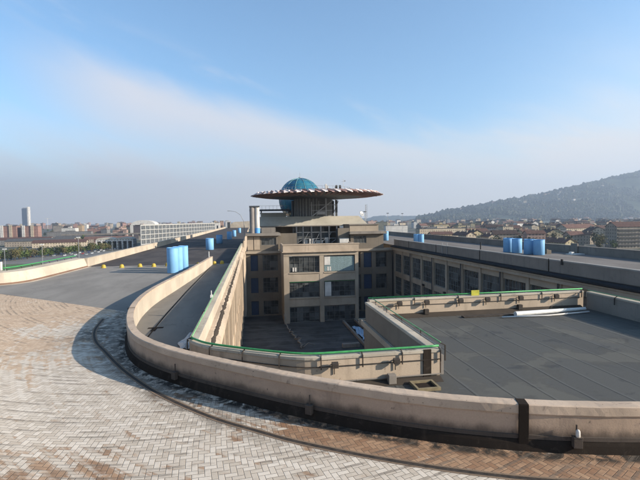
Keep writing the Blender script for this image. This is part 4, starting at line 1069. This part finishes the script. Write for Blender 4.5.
def put_tree(k_, x, y, s, label, group, z=GZ):
    o = protos[k_] if k_ not in used else copy_tree(protos[k_]); used.add(k_)
    o.location = (x, y, z); o.scale = (s, s, s*random.uniform(.88,1.15)); o.rotation_euler.z = random.uniform(0, 6.28)
    tag(o, label, 'tree', group)
KN = ['fresh green bushy tree', 'dark green bushy tree', 'olive brown autumn tree', 'dark slim upright tree']
for i in range(80):          # the row between the car park and the building
    t_ = i/79; y = 360+t_*170+random.uniform(-6,6); x = -205+t_*42+random.uniform(-3,3)+(t_*t_*10)
    k_ = random.choice([0,1,1,2,2,0]); put_tree(k_, x, y, random.uniform(.55,.95), KN[k_]+' in the row along the car park', 'trees in the row along the car park')
for i in range(16):
    put_tree(1 if i % 2 else 0, random.uniform(-300,-215), random.uniform(355,372), random.uniform(.55,.85), KN[1 if i % 2 else 0]+' at the left end of the car park row', 'trees in the row along the car park')

# cars
def car_proto(col, seed):
    k = NT('car_paint'); k.out(col, .3, .5); mt = k.mat
    mb = MB()
    sx_ = [(-2.1,.35),(-2.05,.85),(-1.2,.95),(-.75,1.45),(.75,1.48),(1.35,.98),(2.05,.82),(2.15,.35)]
    n = len(sx_)
    def side(w_, f=1.0): return [(x, w_*(1 if z < 1 else .82), z) for x, z in sx_]
    vs = [(x, -.85*(1 if z < 1 else .8), z) for x, z in sx_]+[(x, .85*(1 if z < 1 else .8), z) for x, z in sx_]
    mb.add(vs, [tuple(range(n-1,-1,-1)), tuple(range(n, 2*n))]+[(i, (i+1)%n, n+(i+1)%n, n+i) for i in range(n)])
    mb.cm = 1
    for s_ in (-1, 1):
        mb.add([(-1.0,s_*.80,.98),(1.15,s_*.80,1.0),(.68,s_*.715,1.40),(-.68,s_*.715,1.38)], [(0,1,2,3)])
    mb.add([(.80,-.62,1.455),(.80,.62,1.455),(1.34,.74,1.0),(1.34,-.74,1.0)], [(0,1,2,3)]); mb.add([(-.80,-.62,1.425),(-.80,.62,1.425),(-1.19,.74,.985),(-1.19,-.74,.985)], [(0,1,2,3)])
    mb.cm = 2
    for x in (-1.3, 1.3):
        for y in (-.78, .78):
            vs = [(x+.33*math.cos(i*pi/5), y+d_, .33+.33*math.sin(i*pi/5)) for d_ in (-.1,.1) for i in range(10)]
            mb.add(vs, [tuple(range(9,-1,-1)), tuple(range(10,20))]+[(i,(i+1)%10,10+(i+1)%10,10+i) for i in range(10)])
    return mb.build('parked_car', [mt, M['glass'], M['black']], None, local=True)
cc = [('white',(.6,.6,.6)),('silver',(.34,.35,.36)),('black',(.02,.02,.022)),('dark blue',(.03,.05,.14)),('red',(.30,.03,.03)),('grey',(.13,.13,.14))]
cp = {}
for i in range(120):
    nm, c = random.choice(cc+[cc[0], cc[1]]); row = i % 6; x = -318+ (i//6)*8.6+random.uniform(-.6,.6); y = 395+row*17+(x+318)*.22
    o = cp[nm].copy() if nm in cp else car_proto(c, i)
    if nm in cp: COL.objects.link(o)
    cp[nm] = o
    o.location = (x, y, GZ+.012); o.rotation_euler.z = pi/2+.2+(pi if random.random() < .5 else 0); tag(o, nm+' car parked in the open lot beyond the left tree row', 'car', 'cars in the open car park')

# buildings
def house(x, y, w_, d_, zt, wall, roofk, rz, label, group=None, roofh=None, flat=False, parts=True, cat='house'):
    h = zt-GZ
    root = empty('house' if cat == 'house' else cat.replace(' ', '_'), (x, y, GZ), label, cat, group, rz)
    mw_ = M['w_'+wall]
    mb = MB()
    if flat:
        mb.box(-w_/2,w_/2,-d_/2,d_/2,0,h); mb.build('wall', mw_, root, local=True)
        m2 = MB(); m2.box(-w_/2-.3,w_/2+.3,-d_/2-.3,d_/2+.3,h,h+.7)
        rf = m2.build('roof', M['r_'+roofk], root, local=True)
        MB().box(-w_*.1,w_*.12,-d_*.2,d_*.2,h+.7,h+3).build('roof_hut', mw_, rf, local=True)
    else:
        rh = roofh or min(w_, d_)*.28
        e_ = h-rh
        mb.add([(-w_/2,-d_/2,0),(w_/2,-d_/2,0),(w_/2,d_/2,0),(-w_/2,d_/2,0),(-w_/2,-d_/2,e_),(w_/2,-d_/2,e_),(w_/2,d_/2,e_),(-w_/2,d_/2,e_),(-w_/2,0,h-.15),(w_/2,0,h-.15)],
               [(0,1,5,4),(1,2,6,9,5),(2,3,7,6),(3,0,4,8,7)])
        mb.build('wall', mw_, root, local=True)
        m2 = MB(); o_ = .6; a = w_/2+o_; b = d_/2+o_; dz = rh/(d_/2)*o_
        m2.add([(-a,-b,e_-dz),(a,-b,e_-dz),(a,0,h),(-a,0,h),(-a,b,e_-dz),(a,b,e_-dz)]+[(-a,-b,e_-dz-.3),(a,-b,e_-dz-.3),(a,0,h-.3),(-a,0,h-.3),(-a,b,e_-dz-.3),(a,b,e_-dz-.3)],
               [(0,1,2,3),(3,2,5,4),(7,6,9,8),(8,9,10,11),(0,6,7,1),(4,5,11,10),(0,3,9,6),(3,4,10,9),(1,7,8,2),(2,8,11,5)])
        rf = m2.build('roof', M['r_'+roofk], root, local=True)
        if parts:
            for s_ in (-.28, .22):
                mb = MB(); cx = s_*w_; mb.box(cx-.5,cx+.5,d_*.12-.4,d_*.12+.4,h-rh*.5,h+.9); mb.box(cx-.6,cx+.6,d_*.12-.5,d_*.12+.5,h+.9,h+1.1); mb.build('chimney', mw_, rf, local=True)
    return root
taken = []
def free(x, y, r):
    for a, b, c in taken:
        if (a-x)**2+(b-y)**2 < (c+r)**2: return False
    taken.append((x, y, r)); return True
# named houses on the right
BIG = None
for args in (
 (352,346,46,15,-.4,'beige','rust brown',-.12,'large long house with wide rust brown roof at the right edge beyond the roof parapet'),
 (313,408,20,22,-7.2,'yellow','dark brown',1.35,'sunlit yellowish gabled house standing right above the four blue drums'),
 (402,478,46,16,-4.4,'cream','terracotta',.1,'long cream house with red tiled roof beyond the yellowish gable'),
 (391,437,22,18,-7.0,'cream','dark brown',1.2,'narrow cream gable catching the sun left of the large rust brown roof'),
 (258,470,46,14,-11,'grey','dark brown',.15,'grey house with dark roof below the wooded hill behind the drums')):
    hh_ = house(*args[:8], args[8])
    if args[0] == 352:
        for k_ in range(5):
            for s_ in (-1, 1): MB().box(-22.5+(0 if s_ < 0 else 24),-1+(0 if s_ < 0 else 23.5),-8.8,-7.52,3.0+k_*3.4,4.1+k_*3.4).build('balcony', M['r_grey'], hh_, local=True)
    taken.append((args[0], args[1], max(args[2], args[3])*.6))
house(243,524,64,10,-8.4,'cream','grey',.04,'very long low pale building behind the paired blue drums', None, None, True, cat='building'); taken.append((243,524,36))
house(265,764,42,12,-7.5,'white','grey',.0,'low white block far behind the lone drum by the cross block', None, None, True, cat='building'); taken.append((265,764,24))
wl_ = ['cream','white','ochre','pink','grey','yellow','beige','beige']; rl_ = ['terracotta','dark brown','dark brown','rust brown','grey','rust brown']
def city(n, ylo, yhi, rlo, rhi, zone, group, tall=False, zspan=(-13,-2)):
    c = 0; tries = 0
    while c < n and tries < n*14:
        tries += 1
        u = random.random(); y = ylo+(yhi-ylo)*u**.8; x = y*random.uniform(rlo, rhi)
        w_ = random.uniform(11,27)*(1+.0002*y); d_ = random.uniform(8,13)*(1+.00015*y)
        if zone.startswith(('in the city', 'far off on the left')) and -.62 < x/y < -.42 and y < 2600: continue
        if not free(x, y, w_*.52): continue
        zt = random.uniform(*zspan)+(y-300)*.0028
        fl = random.random() < (.75 if tall else .16)
        wa = random.choice(wl_+(['brick red','pink','pink'] if tall else [])); ro = random.choice(rl_) if not fl else random.choice(['grey','grey','rust brown'])
        sz = 'long' if w_ > 24 else ('small' if w_ < 17 else 'mid-sized')
        house(x, y, w_, d_, zt, wa, ro, random.choice([0,pi/2])+random.uniform(-.35,.35), '%s %s %s, %s roof, %s' % (sz, wa, 'flat block' if fl else 'gabled house', ro, zone), group, None, fl, y < 900, 'block' if fl else 'house')
        c += 1
city(95, 330, 700, .42, 1.15, 'just beyond the right roof parapet', 'houses of the town on the right', False, (-15,-6))
city(120, 700, 1500, .30, 1.12, 'among the roofs below the wooded hill', 'houses of the town on the right', False, (-14,-5))
city(75, 1500, 2900, .28, 1.05, 'far off at the foot of the wooded hill', 'houses at the foot of the hill', False, (-14,-4))
city(26, 900, 3000, -.02, .30, 'far off beyond the end of the roof', 'far blocks beyond the roof', True, (-12,-2))
# right: dark trees among the houses
for i in range(260):
    y = 330+1500*random.random()**1.5; x = y*random.uniform(.40, 1.12)
    if any((a-x)**2+(b-y)**2 < (c*.8)**2 for a, b, c in taken): continue
    k_ = random.choice([1,1,3,2,0]); put_tree(k_, x, y, random.uniform(.8,1.5), KN[k_]+' among the houses on the right', 'trees among the houses on the right')
# left: apartment slabs, sheds and offices
def apartments(x, y, w_, zt, label, n):
    root = empty('apartment_block', (x, y, GZ), label, 'apartment block', 'red and white apartment blocks on the left')
    h = zt-GZ
    MB().box(-w_/2,w_/2,0,14,0,h).build('wall', M['w_brick red'], root, local=True)
    for i in range(n):
        a = -w_/2+w_*(i+.15)/n; MB().box(a,a+w_/n*.34,-1.3,-.02,0,h+1.5).build('balcony_stack', M['w_white' if i % 2 == 0 else 'w_cream'], root, local=True)
    MB().box(-w_/2-.3,w_/2+.3,-.3,14.3,h,h+.9).build('roof', M['r_grey'], root, local=True)
for i, (x, n) in enumerate(((-505,2),(-474,2),(-440,2),(-404,2))):
    apartments(x, 860, 29, 2.6-i*.5, ['tall red block with white balcony stacks at the left edge of the skyline','second tall red and white block from the left edge','third tall red and white block from the left edge','fourth tall red and white block, nearest the pale sheds'][i], n); taken.append((x, 866, 20))
house(-393,1010,28,18,-5,'white','grey',0,'broad white block standing right of the red apartment blocks', None, None, True, cat='building'); taken.append((-393,1010,22))
house(-350,900,78,12,-11.5,'grey','grey',.05,'long dark grey low block right of the red apartments', None, None, True, cat='building'); taken.append((-350,900,46))
for x, y, w_, d_, zt, wa, ro, rz, lb in ((-285,640,80,26,-14.5,'beige','grey',.15,'broad pale shed with grey roof behind the car park'),(-245,600,60,20,-15.5,'cream','rust brown',.22,'long shed with reddish roof beside the car park'),(-330,690,70,24,-14,'grey','rust brown',.1,'reddish roofed shed below the red apartments'),(-215,690,64,22,-15,'beige','terracotta',.3,'terracotta roofed shed left of the grid-fronted factory'),(-190,620,40,18,-16,'pink','rust brown',.3,'pinkish workshop near the arched pavilion'),(-270,760,90,20,-15,'cream','grey',.12,'cream flat shed in front of the viaduct')):
    house(x, y, w_, d_, zt, wa, ro, rz, lb, None, 3.2, False, False, 'shed'); taken.append((x, y, w_*.5))
# arched white pavilion
pv = empty('pavilion', (-155,525,GZ), 'white pavilion with dark arched openings and tan vaulted roof', 'pavilion')
mb = MB(); mb.box(-20,20,-8,8,9.2,11.0)
for i in range(8): a = -20+i*5.55; mb.box(a,a+1.3,-8,8,0,9.2)
mb.box(-20,20,7,7.9,0,9.2); mb.build('wall', M['w_white'], pv, local=True)
mb = MB()
for s_ in (-10, 10):
    vs = [(s_+9.5*math.cos(pi*i/12), y_, 11.0+2.4*math.sin(pi*i/12)) for y_ in (-8.3,8.3) for i in range(13)]
    mb.add(vs, [(i,i+1,14+i,13+i) for i in range(12)]+[tuple(range(13)), tuple(range(25,12,-1))])
mb.build('roof', M['canopy'], pv, local=True); taken.append((-155,525,26))
MB().box(-19,19,-2,-1.5,0,9.1).build('glazing', M['glass'], pv, local=True)
# viaduct
vd = empty('viaduct', (-235,765,GZ), 'pale elevated roadway on piers crossing behind the sheds', 'viaduct')
MB().box(-75,75,-5,5,10.2,12.6).build('deck', M['greyconc'], vd, local=True)
for i in range(12): MB().box(-72+i*13,-70+i*13,-3,3,0,10.2).build('pier', M['greyconc'], vd, local=True)
taken.append((-235,765,40))
# the grid-fronted factory
gf = empty('office_block', (-122,500,GZ), 'long four-storey block with white grid front and dark glazing on the left', 'building')
A = Vector((-122,500,0)); B = Vector((-58,775,0)); d = (B-A); Lb = d.length; d.normalize(); nn = Vector((-d.y, d.x, 0))   # nn points left; the front faces the camera side
front = Vector((d.y, -d.x, 0)); zt = 27.0
def gpt(s_, o_, z): p = d*s_+front*o_; return (p.x, p.y, z)
bk = lambda z: (-2.4, 9.8, z)
M['gridglass'] = glass('pale_grid_glazing', (.05,.055,.06), (.10,.105,.11), .25); M['gridframe'] = plain('grid_frame_paint', (.36,.35,.33), .7)
mb = MB(); mb.add([gpt(0,-.4,0),gpt(Lb,-.4,0),gpt(Lb,-9,0),bk(0),gpt(0,-.4,zt-.3),gpt(Lb,-.4,zt-.3),gpt(Lb,-9,zt-.3),bk(zt-.3)], [(0,3,2,1),(4,5,6,7),(0,1,5,4),(1,2,6,5),(2,3,7,6),(3,0,4,7)]); mb.build('glazing', M['gridglass'], gf, local=True)
mb = MB()
nb = 26
for i in range(nb+1):
    s_ = Lb*i/nb; c = d*s_; mb.obox((c.x, c.y, zt/2), d*.55, front*.38, (0,0,zt/2))
for j in range(6):
    z = zt*j/5; c = d*Lb/2; mb.obox((c.x+front.x*.1, c.y+front.y*.1, z), d*(Lb/2+.8), front*.35, (0,0,.42 if j < 5 else .7))
mb.build('grid_frame', M['gridframe'], gf, local=True); taken += [(-122+d.x*s_, 500+d.y*s_, 26) for s_ in range(0, 290, 30)]
c = d*Lb/2-front*4.4+d*2; mb = MB(); mb.obox((c.x, c.y, zt+.1), d*(Lb/2-2), front*4, (0,0,.3)); mb.build('roof', M['r_grey'], gf, local=True)
# stadium dome and glass tower
sd_ = empty('arena', (-235,1005,GZ), 'white vaulted arena roof showing above the grid-fronted block', 'arena')
MB().box(-27,27,-20,20,0,25).build('wall', M['w_white'], sd_, local=True)
mb = MB(); vs = [(25*math.cos(pi*i/16), y_, 25+10*math.sin(pi*i/16)) for y_ in (-20,20) for i in range(17)]
mb.add(vs, [(i,i+1,18+i,17+i) for i in range(16)]+[tuple(range(17)), tuple(range(33,16,-1))]); mb.build('roof', M['offwhite'], sd_, local=True, smooth=True, angle=40); taken.append((-235,1005,36))
tw = empty('tower_block', (-1188,2500,GZ), 'tall slim blue grey office tower on the far left skyline', 'tower')
k = NT('tower_glass'); tg = k.out((.07,.09,.13), .4, .5)
MB().box(-14,11,-12,12,0,113).build('shaft', tg, tw, local=True); MB().box(11.01,17,-11,11,0,122).build('side_fin', M['w_white'], tw, local=True)
MB().box(-11,8,-9,9,113,117).build('crown', M['steel'], tw, local=True)
ck = MB(); ck.tube([(0,0,0),(0,0,62)],.9,6); ck.bar((-14,0,58),(24,0,58),1.2); o = ck.build('tower_crane', M['offwhite'], None, local=True); o.location = (-1075,2480,GZ); tag(o, 'pale tower crane right of the slim office tower', 'crane')
city(75, 800, 1700, -.80, -.14, 'in the city left of the factory roof', 'blocks of the city on the left', True, (-13,-2))
city(120, 1700, 4200, -.78, -.03, 'far off on the left skyline', 'blocks of the city on the left', True, (-11,3))
for i in range(70):
    y = 560+1500*random.random(); x = y*random.uniform(-.75,-.2)
    if any((a-x)**2+(b-y)**2 < (c*.85)**2 for a, b, c in taken): continue
    k_ = random.choice([1,1,0,2]); put_tree(k_, x, y, random.uniform(.7,1.2), KN[k_]+' among the sheds on the left', 'trees among the sheds on the left')
# lamp masts
for x, y, zt_, lb in ((-67,150,-1.8,'tall car park lamp mast with flat head rising behind the bank wall'),(-56,150,.3,'slim grey lamp mast near the end of the bank wall'),(-78,150,-3.0,'lamp mast at the left edge behind the green rail'),(-128,420,-5,'far lamp mast between the trees and the pavilion')):
    root = empty('lamp_mast', (x, y, GZ), lb, 'lamp mast'); MB().tube([(0,0,0),(0,0,zt_-GZ)],[.14,.08],8).build('pole', M['steel'], root, local=True)
    MB().box(-.55,.55,-.2,.2,zt_-GZ,zt_-GZ+.28).build('head', M['white'], root, local=True)
for x, y in ((62,230),(98,300),(120,330)):
    root = empty('lamp_mast', (x, y, GZ), {62:'thin far mast right of the cross block',98:'thin pole with small head left of the hill',120:'thin pole nearest the hill foot'}[x], 'lamp mast')
    MB().tube([(0,0,0),(0,0,34)],[.18,.1],6).build('pole', M['steel'], root, local=True); MB().box(-.8,.8,-.3,.3,34,34.5).build('head', M['darksteel'], root, local=True)

# ------------------------------------------------------------------ hills
from mathutils import noise as mn
def hills(name, x0, x1, y0, y1, nx, ny, fn, mat):
    vs = []; fs = []
    for j in range(ny+1):
        for i in range(nx+1):
            x = x0+(x1-x0)*i/nx; y = y0+(y1-y0)*j/ny; vs.append((x, y, fn(x, y)))
    for j in range(ny):
        for i in range(nx): fs.append((j*(nx+1)+i, j*(nx+1)+i+1, (j+1)*(nx+1)+i+1, (j+1)*(nx+1)+i))
    o = MB().add(vs, fs).build(name, mat, smooth=False); return tag(o, kind='structure')
ridge = [(1250,-25),(1500,-10),(1690,22),(1845,52),(2110,100),(2300,128),(2490,160),(2720,190),(2937,224),(3160,268),(3398,320),(3750,390),(4116,460),(4700,560),(5600,640)]
def rz_(x):
    if x <= ridge[0][0]: return ridge[0][1]
    for (a, b), (c, d_) in zip(ridge, ridge[1:]):
        if x <= c: return b+(d_-b)*(x-a)/(c-a)
    return ridge[-1][1]
def hf(x, y):
    # the ridge is at y = 4000 seen along the line of sight x/y
    xs = x*4000/y
    top = rz_(xs); s_ = sstep(2500, 4000, y) if y < 4000 else 1-.3*sstep(4000, 5200, y)
    v = Vector((x*.0016, y*.0016, .3)); nz_ = mn.fractal(v, 1, 2, 5)
    rel = top+25
    gull = 1-.33*abs(mn.noise(Vector((x*.0021, y*.0009, 1.7))))*(1-abs(2*s_-1)**2)
    h = -25+rel*s_*gull+nz_*48*min(1, rel/160)*(1-abs(2*s_-1))+min(1, rel/90)*s_*(11*mn.fractal(Vector((xs*.006, 2, 5)), 1, 2, 4)+7*mn.noise(Vector((xs*.021, 1, 7))))
    return h-(1.0 if rel*s_ < 1 else 0)
k = NT('hill_ground'); n1 = k.noise(k.pos(), .004, 6, .65); M['hill'] = k.out(k.mix(k.ramp(n1, .42, .6), (.03,.042,.03), (.075,.085,.055)), 1, .05)
hills('hill', 1200, 6200, 2500, 5200, 120, 60, hf, M['hill'])
def hf2(x, y):
    xs = x/y*7000; s_ = sstep(6100, 7000, y) if y < 7000 else 1
    return -26+s_*(26+10+52*sstep(1750,2200,xs)*(1-.75*sstep(2400,3400,xs))+26*mn.fractal(Vector((xs*.004, 0, 0)), 1, 2, 4)+12*mn.fractal(Vector((xs*.02, 0, 3)), 1, 2, 3))
hills('hill', 1500, 3400, 6100, 7200, 110, 10, hf2, M['hill'])
# woods on the hill: far-off mass of tree crowns
rnd = random.Random(5); mb = MB()
for i in range(26000):
    y = rnd.uniform(2560, 4150); x = y*rnd.uniform(.40, 1.08)
    h = hf(x, y)
    if h < -20: continue
    if mn.noise(Vector((x*.0035, y*.0035, 9))) > .22 and y < 3850: continue
    r_ = rnd.uniform(5, 11)*(1.6 if rnd.random() < .08 else 1); hh = r_*rnd.uniform(1.0,2.0); mb.cm = rnd.choice([0,0,0,0,1] if mn.noise(Vector((x*.0028, y*.0028, 4))) > -.05 else [1,1,2,2,0])
    a0 = rnd.random()*6; n = 6
    vs = [(x+r_*rnd.uniform(.75,1.15)*math.cos(a0+k_*pi/3), y+r_*rnd.uniform(.75,1.15)*math.sin(a0+k_*pi/3), h+hh*rnd.uniform(.15,.4)) for k_ in range(n)]
    vs += [(x+r_*.62*math.cos(a0+.5+k_*pi/3), y+r_*.62*math.sin(a0+.5+k_*pi/3), h+hh*rnd.uniform(.75,1.0)) for k_ in range(n)]
    vs += [(x, y, h+hh*1.15)]
    fs = [(k_, (k_+1)%n, n+(k_+1)%n, n+k_) for k_ in range(n)]+[(n+k_, n+(k_+1)%n, 2*n) for k_ in range(n)]
    mb.add(vs, fs)
for i in range(1500):
    y = rnd.uniform(3900, 4060); x = y*rnd.uniform(.40, 1.08); h = hf(x, y); mb.cm = rnd.choice([0,0,1])
    if h < -20: continue
    r_ = rnd.uniform(5, 10); hh = rnd.uniform(12, 26)*(.4+.6*max(0, mn.noise(Vector((x*.01, 0, 3)))+.5)); n = 5; a0 = rnd.random()*6
    vs = [(x+r_*math.cos(a0+k_*1.2566), y+r_*math.sin(a0+k_*1.2566), h+hh*.3) for k_ in range(n)]+[(x+r_*.6*math.cos(a0+.5+k_*1.2566), y+r_*.6*math.sin(a0+.5+k_*1.2566), h+hh*.8) for k_ in range(n)]+[(x, y, h+hh)]
    mb.add(vs, [(k_, (k_+1)%n, n+(k_+1)%n, n+k_) for k_ in range(n)]+[(n+k_, n+(k_+1)%n, 2*n) for k_ in range(n)])
o = mb.build('hillside_wood', [leafmat('bluish_wood', (.012,.020,.020), (.022,.031,.028)), leafmat('mid_wood', (.024,.038,.020), (.046,.060,.032)), leafmat('brown_wood', (.045,.044,.024), (.075,.072,.042))]); tag(o, 'dense far-off wood covering the hillside', 'wood', kind='stuff')
for i in range(18):
    y = rnd.uniform(2900, 3850); x = y*rnd.uniform(.5, .98); h = hf(x, y)
    wa = rnd.choice(['cream','white','white','pink']); w_ = rnd.uniform(14,34)
    root = empty('villa', (x, y, h), '%s %s villa among the trees of the wooded hill' % ('large' if w_ > 24 else 'small', wa), 'villa', 'villas on the wooded hill', rnd.uniform(-.4,.4))
    MB().box(-w_/2,w_/2,-7,7,-6,17).build('wall', M['w_'+wa], root, local=True)
    MB().add([(-w_/2-1,-8,17),(w_/2+1,-8,17),(w_/2+1,8,17),(-w_/2-1,8,17),(-w_/3,0,21),(w_/3,0,21)], [(0,1,5,4),(1,2,5),(2,3,4,5),(3,0,4),(3,2,1,0)]).build('roof', M['r_terracotta'], root, local=True)

# ------------------------------------------------------------------ haze: one closed box of even density
mb = MB(); mb.box(-6900, 6900, -390, 7600, GZ-1, 720)
hm = bpy.data.materials.new('haze'); hm.use_nodes = True; ht = hm.node_tree; ht.nodes.clear()
pv_ = ht.nodes.new('ShaderNodeVolumePrincipled'); pv_.inputs['Color'].default_value = (.54,.655,.82,1); pv_.inputs['Density'].default_value = .000145; pv_.inputs['Anisotropy'].default_value = .2
ho = ht.nodes.new('ShaderNodeOutputMaterial'); ht.links.new(pv_.outputs[0], ho.inputs['Volume'])
o = mb.build('haze', hm); tag(o, 'pale morning haze over the city', 'haze', kind='stuff')
